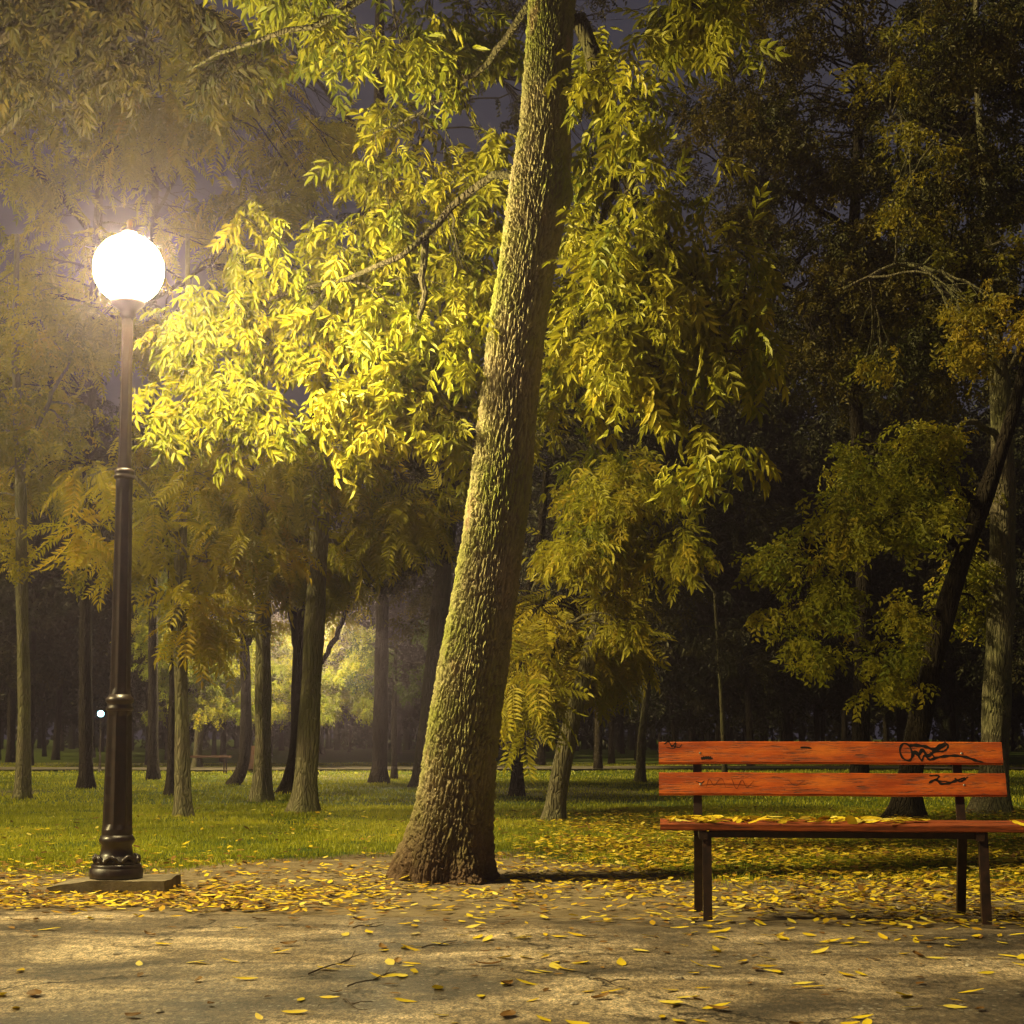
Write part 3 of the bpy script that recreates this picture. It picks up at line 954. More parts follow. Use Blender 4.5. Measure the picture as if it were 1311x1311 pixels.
def make_lamp(loc, label, globe_mat, h=3.42, plinth=True, detail=True):
    e = empty('lamp_post', tuple(loc))
    tag(e, label, 'lamp post')
    n = 72 if detail else 16
    z0 = 0.085 if plinth else 0.0
    def L(*rows): return [(z0 + z, r) for z, r in rows]
    def lt(name, prof, fl=None, fn=12, smooth=True):
        a = Acc(); v_, f_ = lathe_vf(prof, n, fl, fn); a.add(v_, f_)
        return a.build(name, M['iron'], e, smooth)
    if plinth:
        a = Acc()
        v_, f_ = box_vf(-.36, .335, -.20, .26, -.06, .082)
        # irregular top slab, subdivided
        gx, gy = np.meshgrid(np.linspace(-.36, .335, 24), np.linspace(-.20, .26, 16))
        gzv = .075 + .018 * (fbm(gx * 7, gy * 7, 91, 3) - .5) - np.clip(-gx - .12, 0, 1) * .16
        nxx = 24
        ii = (np.arange(15)[:, None] * nxx + np.arange(23)[None, :]).ravel()
        a.add(np.stack([gx, gy, gzv], -1).reshape(-1, 3), np.stack([ii, ii + 1, ii + nxx + 1, ii + nxx], -1))
        ring = [*range(0, 24), *[23 + 24 * k for k in range(1, 16)], *[15 * 24 + k for k in range(22, -1, -1)], *[24 * k for k in range(14, 0, -1)]]
        tv = np.stack([gx, gy, gzv], -1).reshape(-1, 3)[ring]
        bv = tv * np.array([1.01, 1.01, 0]) + np.array([0, 0, -.06])
        m1 = len(ring); kk = np.arange(m1)
        a.add(np.vstack([tv, bv]), np.stack([kk + m1, (kk + 1) % m1 + m1, (kk + 1) % m1, kk], -1))
        tag(a.build('concrete_plinth', M['concrete'], e))
    lt('base_flange', L((-.01, .155), (.0, .158), (.045, .158), (.052, .150), (.058, .148), (.07, .150), (.078, .140)), None)
    bell = lt('base_bell', L((.078, .138), (.10, .128), (.125, .105), (.14, .096), (.19, .090), (.205, .104), (.222, .107), (.235, .100), (.25, .092)))
    if detail:
        for k in range(8):
            a = Acc()
            t0 = k * math.pi / 4
            pts = [(math.cos(t0 + da) * r_, math.sin(t0 + da) * r_, z0 + z_) for da, r_, z_ in ((-.30, .128, .082), (-.22, .136, .105), (0, .128, .122), (.2, .134, .108), (.28, .130, .088), (.1, .138, .090))]
            v_, f_ = tube_vf(spline(pts, 16), np.interp(np.linspace(0, 1, 16), [0, .5, 1], [.010, .014, .005]), 8)
            a.add(v_, f_)
            a.build('leaf_ornament', M['iron'], bell, True)
    fl = lambda z: .13
    fl0 = lambda za, zb: (lambda z: .15 if za < z - z0 < zb else 0.0)
    zs = np.linspace(.25, 1.0, 24)
    lt('lower_shaft', [(z0 + z, .092 - .018 * (z - .25) / .75) for z in zs], fl0(.29, .97), 8, False)
    lt('middle_collar', L((1.0, .074), (1.005, .082), (1.02, .082), (1.03, .074), (1.045, .074), (1.055, .084), (1.075, .084), (1.085, .072), (1.10, .064)))
    zs = np.linspace(1.10, 2.42, 34)
    lt('upper_shaft', [(z0 + z, .064 - .013 * (z - 1.1) / 1.3) for z in zs], fl0(1.14, 2.38), 8, False)
    lt('upper_collar', L((2.42, .050), (2.43, .062), (2.445, .064), (2.455, .056), (2.465, .060), (2.48, .060), (2.49, .045)))
    lt('top_pole', [(z0 + z, .042 - .010 * (z - 2.49) / 1.1) for z in np.linspace(2.49, h + .12, 20)], fl0(2.55, h), 6, False)
    z1 = h + .12
    cup = lt('globe_holder', L((z1, .033), (z1 + .02, .05), (z1 + .04, .045), (z1 + .06, .06), (z1 + .09, .10), (z1 + .11, .105), (z1 + .115, .09)))
    zc = z1 + .115 + .20
    a = Acc()
    prof = [(z0 + zc + .215 * math.sin(u), max(.004, .215 * math.cos(u))) for u in np.linspace(-1.12, 1.5, 24)]
    v_, f_ = lathe_vf(prof, 40); a.add(v_, f_)
    a.build('globe', M[globe_mat], e, True)
    lt('finial_cap', L((zc + .222, .05), (zc + .235, .052), (zc + .245, .03), (zc + .27, .014), (zc + .30, .018), (zc + .32, .004)))
    return e


lamp = make_lamp(LP, 'tall fluted dark iron lamp post with a blazing white globe on a low concrete plinth', 'globe', h=3.31)
lamp.rotation_euler = (0, rad(0.15), 0)

FLP = P(400, 985, 36.5)
fl_ = make_lamp((FLP[0], 36.5, gz(FLP[0], 36.5)), 'distant lit lamp post half hidden behind the leaning pair of trunks, lighting the far leaves', 'far_globe', h=3.2, plinth=False, detail=False)

q = P(129, 914, 39.0)
fa = make_lamp((q[0], 39.0, gz(q[0], 39.0)), 'tiny far lamp post giving a cold bluish light, seen just left of the iron post', 'cool_globe', h=q[2] / .38 - .435, plinth=False, detail=False)
fa.scale = (.38, .38, .38)

# ------------------------------------------------------------------ bench
be = empty('park_bench', (0.965, 7.79, 0.0), rad(-5.5))
tag(be, 'orange slatted park bench with black scribbles and yellow leaves on its seat', 'bench')


def bevel_box(x0, x1, y0, y1, z0, z1, b=.004, nx=1):
    """box with chamfered long edges, along x"""
    prof = [(y0 + b, z0), (y1 - b, z0), (y1, z0 + b), (y1, z1 - b), (y1 - b, z1), (y0 + b, z1), (y0, z1 - b), (y0, z0 + b)]
    xs_ = np.linspace(x0, x1, nx + 1)
    V = np.array([(x, y, z) for x in xs_ for y, z in prof])
    n = 8
    i = np.arange(nx)[:, None] * n; j = np.arange(n)[None, :]; j2 = (j + 1) % n
    q = np.stack([i + j, i + n + j, i + n + j2, i + j2], -1).reshape(-1, 4)
    return V, [q, np.arange(n)[None, :], nx * n + np.arange(n)[None, ::-1]]


def board(name, x0, x1, dy, dz, mat, parent, loc=(0, 0, 0), rx=0.0, wav=.0015):
    a = Acc()
    V, f = bevel_box(x0, x1, -dy / 2, dy / 2, -dz / 2, dz / 2, .005, 40)
    V = V + np.stack([0 * V[:, 0], 0 * V[:, 0], wav * np.sin(V[:, 0] * 3.1 + loc[2] * 30) + wav * .5 * np.sin(V[:, 0] * 11)], -1)
    a.add(V, f)
    o = a.build(name, mat, parent)
    o.location = loc
    o.rotation_euler = (rx, 0, 0)
    return o


LEAN = rad(-17)
XL, XR = -0.215, 1.585
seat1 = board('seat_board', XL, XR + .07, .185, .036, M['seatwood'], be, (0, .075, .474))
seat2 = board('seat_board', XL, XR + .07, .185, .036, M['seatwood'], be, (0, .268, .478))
# backrest boards
def back_pos(z): return .375 + (z - .5) * math.tan(-LEAN)
low = board('backrest_board', XL - .005, XR, .030, .122, M['orange'], be, (0, back_pos(.677) - .02, .677), LEAN)
upb = board('backrest_board', XL - .005, XR - .005, .030, .120, M['orange'], be, (0, back_pos(.838) - .02, .842), LEAN)


def bar(a, p0, p1, w_=.045, t=.035, ax=(1, 0, 0)):
    p0, p1 = np.array(p0, float), np.array(p1, float)
    d = p1 - p0; d /= np.linalg.norm(d)
    s = np.array(ax, float); u = np.cross(d, s); u /= np.linalg.norm(u)
    V = []
    for p in (p0, p1):
        for i_, j_ in ((-1, -1), (1, -1), (1, 1), (-1, 1)):
            V.append(p + s * i_ * w_ / 2 + u * j_ * t / 2)
    a.add(V, [np.array([(0, 1, 5, 4), (1, 2, 6, 5), (2, 3, 7, 6), (3, 0, 4, 7)]), np.array([(3, 2, 1, 0), (4, 5, 6, 7)])])


for x in (0.02, 1.385):
    a = Acc(); bar(a, (x, .03, .452), (x, -.03, -.05)); a.build('leg', M['steel'], be)
    xx = x - .035
    a = Acc(); bar(a, (xx, .36, .452), (xx, .46, -.05)); a.build('leg', M['steel'], be)
    a = Acc(); bar(a, (xx, .352, .40), (xx, back_pos(.90) + .018, .895), .045, .02); a.build('back_support', M['steel'], be)
    a = Acc(); bar(a, (x - .018, -.01, .432), (x - .018, .385, .432), .04, .04); a.build('seat_bracket', M['steel'], be)
a = Acc(); bar(a, (.04, .03, .436), (1.37, .03, .436), .03, .03, (0, 1, 0)); a.build('seat_rail', M['steel'], be)
a = Acc(); bar(a, (.04, .33, .436), (1.37, .33, .436), .03, .03, (0, 1, 0)); a.build('seat_rail', M['steel'], be)
for x in (0.0, 1.37):
    for bd, zz in ((low, 0.0), (upb, 0.0)):
        a = Acc(); v_, f_ = lathe_vf([(0, .006), (.002, .006), (.004, .003)], 12)
        a.add(v_, f_)
        o = a.build('bolt', M['bolt'], bd, True)
        o.location = (x, -.015, -.005); o.rotation_euler = (rad(90), 0, 0)


def stroke(pts, wdt, n=40, taper=True):
    """flat ink stroke on the board's front, local x/z"""
    c = spline(np.array(pts, float), n)
    t = np.gradient(c, axis=0); t /= np.linalg.norm(t, axis=1)[:, None] + 1e-9
    s = np.stack([-t[:, 1], t[:, 0]], -1)
    wv_ = wdt / 2 * (np.interp(np.linspace(0, 1, n), [0, .08, .8, 1], [.5, 1, 1, .3]) if taper else 1) * (1 + .25 * np.sin(np.arange(n) * .9))
    A_ = c + s * wv_[:, None]; B_ = c - s * wv_[:, None]
    V = []
    for y in (-.0162, -.0150):
        V += [(p[0], y, p[1]) for p in A_] + [(p[0], y, p[1]) for p in B_]
    V = np.array(V); V[:, 2] = np.clip(V[:, 2], -.058, .058)
    k = np.arange(n - 1)
    f = [np.stack([k, k + 1, k + 1 + n, k + n], -1), np.stack([k, k + 2 * n, k + 1 + 2 * n, k + 1], -1), np.stack([k + n, k + 1 + n, k + 1 + 3 * n, k + 3 * n], -1)]
    return V, f


# photo pixel -> board coordinates for the scribbles
def bx_(px): return (px - 847.5) / 430.0 * (XR - XL) + XL
def scrib(parent, zc, hpx, strokes, wd):
    for st in strokes:
        a = Acc()
        v_, f_ = stroke([(bx_(x), (zc - y) / hpx * .12) for x, y in st[1:]], wd * st[0]); a.add(v_, f_)
        a.build('scribble' if st[0] > .4 else 'scratch', M['ink'] if st[0] > .4 else M['scratch'], parent)


scrib(upb, 963, 27, [
    (1.0, (1164, 955), (1155, 952), (1150, 960), (1153, 970), (1161, 973), (1165, 966), (1163, 957), (1158, 952)),
    (1.6, (1161, 955), (1170, 954), (1182, 956), (1192, 959), (1201, 954), (1208, 951)),
    (1.7, (1164, 970), (1168, 962), (1173, 966), (1178, 960), (1184, 967), (1192, 962), (1200, 958), (1209, 953)),
    (1.0, (1172, 966), (1176, 973), (1180, 967), (1186, 972), (1192, 970), (1187, 962)),
    (1.3, (1188, 971), (1203, 968), (1218, 967), (1232, 969), (1243, 973), (1252, 975)),
    (0.9, (1195, 962), (1205, 961), (1210, 955), (1206, 950)),
    (0.6, (853, 953), (859, 950), (863, 956), (868, 951), (866, 958), (856, 957)),
    (0.5, (862, 954), (872, 957), (876, 953)),
    (1.6, (900, 971), (908, 970), (915, 971)),
    (1.0, (1026, 957), (1033, 957), (1040, 958)),
], .010)
scrib(low, 1003.5, 28, [
    (1.4, (1183, 1002), (1192, 998), (1198, 1003), (1208, 1002), (1217, 999), (1228, 995)),
    (.9, (1184, 993), (1196, 993), (1193, 999), (1206, 1000)),
    (1.0, (1215, 996), (1222, 1000), (1232, 994)),
    (.3, (906, 1008), (910, 998), (916, 1006), (925, 997), (931, 1009)), (.35, (938, 997), (944, 1010), (951, 999), (957, 1008), (966, 1000)), (.3, (898, 1006), (930, 1004), (972, 1007)), (.25, (1010, 1000), (1018, 1006), (1030, 999)),
    (.5, (893, 1001), (900, 1003), (904, 1000)),
], .009)

# ------------------------------------------------------------------ fallen leaves


def fallen_mesh(name, L, W, curl, mat, t0, wide=False):
    """one curled leaf, 4 cross-sections, slight thickness by fold"""
    n = 7
    V, T_ = [], []
    for i in range(n):
        t = i / (n - 1)
        wd = W * (math.sin(math.pi * min(1, t * 1.02) ** .8) ** .8) * .5 + .0012
        x = (t - .5) * L
        zc = curl * L * ((2 * t - 1) ** 2) * .6 + .003
        for s, k in ((-1, 1), (-.5, .35), (0, 0), (.5, .35), (1, 1)):
            V.append((x + random.uniform(-.02, .02) * L * abs(s), s * wd, zc + k * curl * W * .8 + random.uniform(0, .002)))
            T_.append(t0)
    st = [(-.5 * L - .35 * L, 0, .003 + curl * L * .5), (-.5 * L, .0012, .003 + curl * L * .6), (-.5 * L, -.0012, .003 + curl * L * .6)]
    q = [(i * 5 + j, (i + 1) * 5 + j, (i + 1) * 5 + j + 1, i * 5 + j + 1) for i in range(n - 1) for j in range(4)]
    a = Acc(); a.add(V, [np.array(q)], np.array(T_)); a.add(st, [np.array([(0, 1, 2)])], t0)
    me = a.mesh(name, True); me.materials.append(M[mat])
    return me


YM = [fallen_mesh('fallen_leaf', random.uniform(.07, .115), random.uniform(.024, .042), random.choice([.0, .01, .03, .06]), 'fallen_yellow', random.uniform(.35, 1)) for _ in range(16)]
BM = [fallen_mesh('fallen_leaf', random.uniform(.06, .10), random.uniform(.03, .05), random.uniform(.06, .2), 'fallen_brown', random.uniform(.3, 1)) for _ in range(8)]


def put_leaf(me, x, y, z, label, group, tilt=.12):
    o = bpy.data.objects.new('fallen_leaf', me)
    COL.objects.link(o)
    o.location = (x, y, z)
    o.rotation_euler = (random.gauss(0, tilt), random.gauss(0, tilt), random.uniform(0, 6.28))
    s = random.uniform(.7, 1.15)
    o.scale = (s, s, s)
    tag(o, label, 'leaf', group)
    return o


cnt = 0
tries = 0
while cnt < 240 and tries < 9000:
    tries += 1
    y = random.uniform(4.7, 8.4)
    x = random.uniform(-.36, .36) * y
    if y > float(edge_y(x)) - .04: continue
    dens = np.interp(x, [-2.5, -1.2, 0, 2.5], [.18, .28, .8, 1.0]) * np.interp(y, [4.7, 6.5, 7.6, 8.3], [.45, .7, 1.0, 1.0])
    if float(vnoise(x * 1.6, y * 2.2, 77)) + .35 < random.random() or random.random() > dens: continue
    if random.random() < (.30 if x < -.9 else .10):
        put_leaf(random.choice(BM), x, y, .014, 'curled brown dead leaf lying on the cracked asphalt', 'curled brown leaves on the asphalt')
    else:
        put_leaf(random.choice(YM), x, y, .013, 'yellow narrow fallen leaf lying on the cracked asphalt', 'yellow leaves on the asphalt')
    cnt += 1
# leaves lying on the seat
cb, sb = math.cos(rad(-5.5)), math.sin(rad(-5.5))
sa = Acc(); seat_n = 0
for k in range(190):
    lx = random.uniform(XL + .03, XR); ly = random.uniform(-.01, .34)
    if float(vnoise(lx * 5, 1.0, 99)) < .25: continue
    wx, wy = .965 + lx * cb - ly * sb, 7.79 + lx * sb + ly * cb
    wz = .494 + (.004 if ly > .17 else 0) + random.uniform(0, .010)
    if ly < .1 and seat_n < 56:
        put_leaf(random.choice(YM), wx, wy, wz, 'yellow leaf resting near the front edge of the orange bench seat', 'yellow leaves on the bench seat', .25)
        seat_n += 1
    else:
        me_ = random.choice(YM); co_ = np.zeros(len(me_.vertices) * 3); me_.vertices.foreach_get('co', co_); co_ = co_.reshape(-1, 3)
        rm_ = np.array((Matrix.Rotation(random.uniform(0, 6.28), 3, 'Z') @ Matrix.Rotation(random.gauss(0, .3), 3, 'X')))
        sa.add(co_ @ rm_.T + np.array([wx, wy, wz]), [np.array([p.vertices[:] for p in me_.polygons if len(p.vertices) == 4])], random.uniform(.3, 1))
tag(sa.build('fallen_leaves', M['fallen_yellow']), 'layer of yellow leaf litter piled on the bench seat boards', 'leaf litter', kind='stuff')


def litter(n, xr, yr, densf, z0=.008, size=1.0, brown=.25):
    x = R.uniform(*xr, n); y = R.uniform(*yr, n)
    keep = (y > edge_y(x) - R.exponential(.16, n) * (.3 + 1.6 * fbm(x * 1.5, x * 0, 131, 3))) & (R.uniform(0, 1, n) < densf(x, np.maximum(y, edge_y(x) + .05))) & (np.hypot(x - mb[0], y - mb[1]) > .24)
    x, y = x[keep], y[keep]; n = len(x)
    L = R.uniform(.04, .09, n) * size; W = L * R.uniform(.3, .45, n)
    th_ = R.uniform(0, 6.28, n)
    ga = grass_amt(x, y)
    z = np.where(y < edge_y(x) + .02, .013, ground_z(x, y) + z0) + ga * R.uniform(.005, .05, n)
    tl = R.normal(0, .13, (n, 2))
    dx = np.stack([np.cos(th_), np.sin(th_), tl[:, 0]], -1); dy = np.stack([-np.sin(th_), np.cos(th_), tl[:, 1]], -1)
    c = np.stack([x, y, z + .4 * L * abs(tl[:, 0])], -1)
    cu = R.uniform(-.15, .55, n)
    up = np.array([0, 0, 1.0])
    def pt(a_, b_, u_): return c + dx * (a_ * L)[:, None] + dy * (b_ * W)[:, None] + up * (u_ * W * cu)[:, None]
    o1 = np.ones(n)
    V = np.stack([pt(-.5 * o1, 0 * o1, .6 * o1), pt(-.15 * o1, .5 * o1, .7 * o1), pt(.2 * o1, .42 * o1, .7 * o1), pt(.5 * o1, 0 * o1, .8 * o1), pt(.2 * o1, -.42 * o1, .7 * o1), pt(-.15 * o1, -.5 * o1, .7 * o1)], 1)
    return V, n, x, y


def densR(x, y):
    right = np.clip((x + .2) / 1.0, 0, 1) * np.interp(y, [7.4, 8.2, 9.2, 11, 14, 18, 24], [.5, .55, .9, 1.0, .7, .2, .05])
    left = np.clip((-.3 - x) / .6, 0, 1) * np.interp(y, [8.2, 9.0, 9.8, 10.6, 11.3, 12.5, 18], [.9, .95, .7, .40, .12, .05, .02])
    mid = np.clip(1 - abs(x - .1) / 1.1, 0, 1) * np.interp(y, [7.8, 8.6, 9.6, 10.6, 12], [.15, .5, .6, .4, .1])
    return np.clip(np.maximum(np.maximum(right, left), mid) * (.30 + 1.7 * np.clip(fbm(x * 1.4, y * 1.4, 101, 3) - .33, 0, 1)), 0, 1)


V, n, x, y = litter(130000, (-5, 6.5), (7.4, 19), densR)
bm = R.uniform(0, 1, n) < np.where(x < -.8, .45, .30)
for sel, mat, nm in ((~bm, 'fallen_yellow', 'yellow leaf litter scattered over the soil and grass'), (bm, 'fallen_brown', 'brown leaf litter mixed in on the soil and grass')):
    a = Acc(); k = int(sel.sum())
    a.add(V[sel].reshape(-1, 3), (LQ[None] + (np.arange(k) * 6)[:, None, None]).reshape(-1, 4), np.repeat(R.uniform(.1, 1, k), 6))
    tag(a.build('fallen_leaves', M[mat]), nm, 'leaf litter', kind='stuff')

def litter_path():
    n = 1500
    x = R.uniform(-3, 3, n); y = R.uniform(5.2, 8.3, n)
    keep = (y < edge_y(x) + .05) & (R.uniform(0, 1, n) < np.interp(x, [-3, -1, 0, 3], [.10, .15, .4, .45]) * np.interp(y, [5.2, 6.8, 8.2], [.15, .5, 1]))
    x, y = x[keep], y[keep]; n = len(x)
    L = R.uniform(.025, .06, n); W = L * R.uniform(.3, .6, n); th_ = R.uniform(0, 6.28, n)
    c = np.stack([x, y, np.full(n, .016)], -1)
    dx = np.stack([np.cos(th_), np.sin(th_), R.normal(0, .08, n)], -1); dy = np.stack([-np.sin(th_), np.cos(th_), R.normal(0, .1, n)], -1)
    def pt(a_, b_): return c + dx * (a_ * L)[:, None] + dy * (b_ * W)[:, None] + np.array([0, 0, .004]) * abs(b_)
    V = np.stack([pt(-.5, 0), pt(-.15, .5), pt(.2, .4), pt(.5, 0), pt(.2, -.4), pt(-.15, -.5)], 1)
    a = Acc(); a.add(V.reshape(-1, 3), (LQ[None] + (np.arange(n) * 6)[:, None, None]).reshape(-1, 4), np.repeat(R.uniform(.0, 1, n), 6))
    tag(a.build('leaf_scraps', M['fallen_brown']), 'small torn leaf scraps and bits strewn over the paving', 'leaf litter', kind='stuff')


litter_path()
# twigs and pebbles on the ground
tw = [(395, 1252, 455, 1222), (445, 1268, 500, 1245), (440, 1285, 470, 1300), (820, 1098, 858, 1088), (540, 1218, 580, 1212), (452, 1192, 492, 1188), (760, 1258, 800, 1270), (1020, 1140, 1036, 1152), (180, 1128, 196, 1118)]
for i_, (x0, y0, x1, y1) in enumerate(tw):
    A0, B0 = G(x0, y0), G(x1, y1)
    L = np.linalg.norm(B0 - A0)
    c = (A0 + B0) / 2
    pts = spline(np.array([A0, (A0 + B0) / 2 + R.normal(0, .06 * L, 3) * (1, 1, 0), B0]), 8) - c
    pts[:, 2] = .016 + .006 * np.sin(np.arange(8))
    a = Acc(); v_, f_ = tube_vf(pts, np.linspace(.0034, .0012, 8), 6); a.add(v_, f_)
    s2 = pts[3]; v_, f_ = tube_vf(np.array([s2, s2 + (B0 - A0) * .12 + np.array([.02, .03, .008]), s2 + (B0 - A0) * .25 + np.array([.05, .05, .01])]), [.003, .002, .001], 5); a.add(v_, f_)
    o = a.build('twig', M['twig'], None, True); o.location = tuple(c)
    tag(o, 'thin dry twig with a side shoot lying on the ground', 'twig', 'dry twigs on the ground')
for i_, (x, y) in enumerate([(1183, 1165), (1150, 1166), (390, 1210), (310, 1236), (870, 1257), (735, 1290), (60, 1262), (1240, 1240), (980, 1270), (150, 1225), (590, 1240), (205, 1300)]):
    g_ = G(x, y)
    th_ = np.arange(10) * .6283
    prof = [(0, .9), (.35, 1.0), (.65, .7), (.8, .25)]
    s_ = random.uniform(.008, .017)
    v_, f_ = lathe_vf([(a_ * s_, b_ * s_) for a_, b_ in prof], 10)
    v_ = v_ * np.array([1.3, 1, 1]) + R.normal(0, s_ * .08, v_.shape)
    a = Acc(); a.add(v_, f_)
    o = a.build('pebble', M['pebble'], None, False); o.location = (g_[0], g_[1], .008); o.rotation_euler = (0, 0, random.uniform(0, 6))
    tag(o, 'small pale pebble lying loose on the ground', 'pebble', 'loose pebbles')

# ------------------------------------------------------------------ the nearer park trees (17-30 m)


def clear_trunk(cl, back):
    out = []
    for c in cl:
        c = list(c)
        tx = np.interp(c[1], [540, 620, 700, 790, 900, 1046], [1290, 1268, 1235, 1205, 1180, 1157])
        if c[0] + c[3] > tx - 12: c[2] = back + random.uniform(.3, 1.6)
        out.append(tuple(c))
    return out


def park_tree(name, label, bark, leafmat, trunk_rows, limbs, clumps, kind, group=None, flare=1.5):
    """rows in photo pixels + depth; clumps px,py,d,rx,ry,rd,shoots,tint"""
    r0 = trunk_rows[0]
    b = P(r0[0], r0[1], r0[2])
    base = np.array([b[0], r0[2], gz(b[0], r0[2])])
    t = Tree(name, label, base, bark, leafmat, group)
    rows = [list(pc(*r)) for r in trunk_rows]
    dz = rows[0][2] - base[2]
    rows[0][2] -= dz + .05
    t.trunk(rows, 60, flare)
    for lb in limbs:
        t.limb([pc(*r) for r in lb])
    for c in clumps:
        x, y, d, rx, ry, rd, n_ = c[:7]
        fr = kind == 'frond'
        t.clump(kind, P(x, y, d), (rx * d / F, rd, ry * d / F), max(3, int(n_ * (.6 if fr else .8))), tint=c[7] if len(c) > 7 else random.uniform(.35, .65), droop=.6, per=3 if kind == 'frond' else 4, nt=5, scale=(1.0 if d < 20 else 1.15) * (1.2 if fr else 1))
    t.done()
    return t


def spray(x0, x1, y0, y1, d0, d1, n, r, sh, seed, thr=.4, tint=.5):
    out = []
    rs = random.Random(seed)
    for _ in range(n * 4):
        x, y = rs.uniform(x0, x1), rs.uniform(y0, y1)
        if vnoise(x / 70, y / 60, seed) < thr: continue
        out.append((x, y, rs.uniform(d0, d1), r * rs.uniform(.7, 1.3), r * rs.uniform(.5, .9), .5, sh, max(0, min(1, rs.gauss(tint, .15)))))
        if len(out) >= n: break
    return out


park_tree('slender_tree', 'slender pale-barked tree at the far left edge of the photo', 'pale_bark', 'tawny_leaf',
          [(30, 1021, 22.5, 10), (31, 900, 22.5, 8), (28, 750, 22.5, 7.5), (26, 600, 22.5, 7), (20, 450, 22.5, 5), (22, 300, 22.5, 3)],
          [[(26, 600, 22.5, 4), (60, 520, 22.5, 3), (90, 460, 22.5, 1.5)], [(24, 540, 22.5, 4), (-20, 470, 22.5, 3), (-50, 420, 22.5, 1.5)]],
          spray(-40, 110, 370, 560, 21.5, 23.5, 16, 34, 24, 3, .2, .35) + spray(-20, 120, 580, 760, 22, 24, 8, 22, 12, 4, .5, .6), 'sprig')
park_tree('slim_tree', 'slim tree just right of the lamp post with orange-brown fronds', 'pale_bark', 'tawny_leaf',
          [(234, 1046, 17.5, 11), (233, 940, 17.5, 9), (231, 820, 17.5, 8.5), (231, 700, 17.5, 8), (234, 600, 17.5, 6.5), (240, 450, 17.5, 4), (240, 300, 17.5, 3)],
          [[(231, 700, 17.5, 4), (200, 640, 17.3, 3), (160, 600, 17.2, 2), (110, 610, 17, 1.2)], [(231, 660, 17.5, 4), (280, 600, 17.3, 3), (330, 580, 17.2, 2)], [(230, 760, 17.5, 3), (255, 720, 17.3, 2), (290, 720, 17.2, 1.2)]],
          spray(90, 360, 540, 720, 16.8, 18.2, 22, 34, 10, 6, .38, .6) + spray(225, 300, 700, 800, 17, 17.6, 6, 24, 9, 7, .3, .8), 'frond')
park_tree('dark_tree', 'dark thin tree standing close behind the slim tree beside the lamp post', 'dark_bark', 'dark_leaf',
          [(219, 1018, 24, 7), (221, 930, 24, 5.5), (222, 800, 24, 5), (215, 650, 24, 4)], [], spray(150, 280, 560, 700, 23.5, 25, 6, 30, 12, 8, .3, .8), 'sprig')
park_tree('straight_tree', 'straight mid-sized tree left of the leaning pair of trunks', 'pale_bark', 'tawny_leaf',
          [(336, 1027, 21.5, 12.5), (337, 940, 21.5, 10.5), (337, 820, 21.5, 10), (337, 700, 21.5, 9), (335, 560, 21.5, 7), (330, 400, 21.5, 4)],
          [[(337, 740, 21.5, 5), (300, 690, 21.3, 3.5), (262, 680, 21, 2)], [(336, 700, 21.5, 5), (365, 650, 21.3, 3.5), (395, 600, 21, 2)]],
          spray(240, 470, 560, 740, 20.8, 22.4, 26, 32, 16, 10, .33, .62) + spray(250, 310, 740, 830, 20.5, 21, 4, 22, 8, 11, .3, .75), 'frond')
park_tree('leaning_pair_tree', 'thick rough-barked tree, front one of the leaning pair left of the big trunk', 'pale_bark', 'tawny_leaf',
          [(389, 1040, 18.4, 17), (394, 960, 18.4, 14), (400, 850, 18.4, 13), (406, 740, 18.4, 12.5), (411, 640, 18.4, 11), (415, 500, 18.4, 8), (420, 350, 18.4, 5)],
          [[(410, 660, 18.4, 5), (450, 600, 18.4, 4), (500, 600, 18.6, 3), (550, 640, 18.8, 1.5)], [(411, 620, 18.4, 5), (370, 570, 18.2, 3), (330, 560, 18, 2)], [(412, 690, 18.4, 4), (440, 700, 18.6, 2.5), (480, 745, 18.8, 1.5)]],
          spray(360, 560, 560, 690, 18, 19.4, 18, 32, 15, 13, .4, .5), 'frond')
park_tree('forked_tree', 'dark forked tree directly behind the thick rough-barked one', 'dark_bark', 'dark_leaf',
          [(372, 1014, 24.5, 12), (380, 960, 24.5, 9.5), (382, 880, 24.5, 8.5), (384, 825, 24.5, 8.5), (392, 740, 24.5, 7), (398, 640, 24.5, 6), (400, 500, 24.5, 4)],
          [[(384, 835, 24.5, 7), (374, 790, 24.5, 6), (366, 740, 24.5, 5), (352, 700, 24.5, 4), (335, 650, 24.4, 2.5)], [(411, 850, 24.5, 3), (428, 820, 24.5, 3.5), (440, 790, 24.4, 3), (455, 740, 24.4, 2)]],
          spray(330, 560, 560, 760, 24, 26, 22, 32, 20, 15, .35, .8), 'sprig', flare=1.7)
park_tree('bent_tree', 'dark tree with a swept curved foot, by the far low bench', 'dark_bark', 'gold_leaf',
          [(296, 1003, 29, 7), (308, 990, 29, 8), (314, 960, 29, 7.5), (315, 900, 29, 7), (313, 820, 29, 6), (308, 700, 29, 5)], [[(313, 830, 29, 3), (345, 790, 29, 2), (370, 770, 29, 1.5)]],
          spray(240, 480, 730, 800, 28.5, 31, 10, 24, 14, 17, .3, .4), 'sprig', flare=1.2)
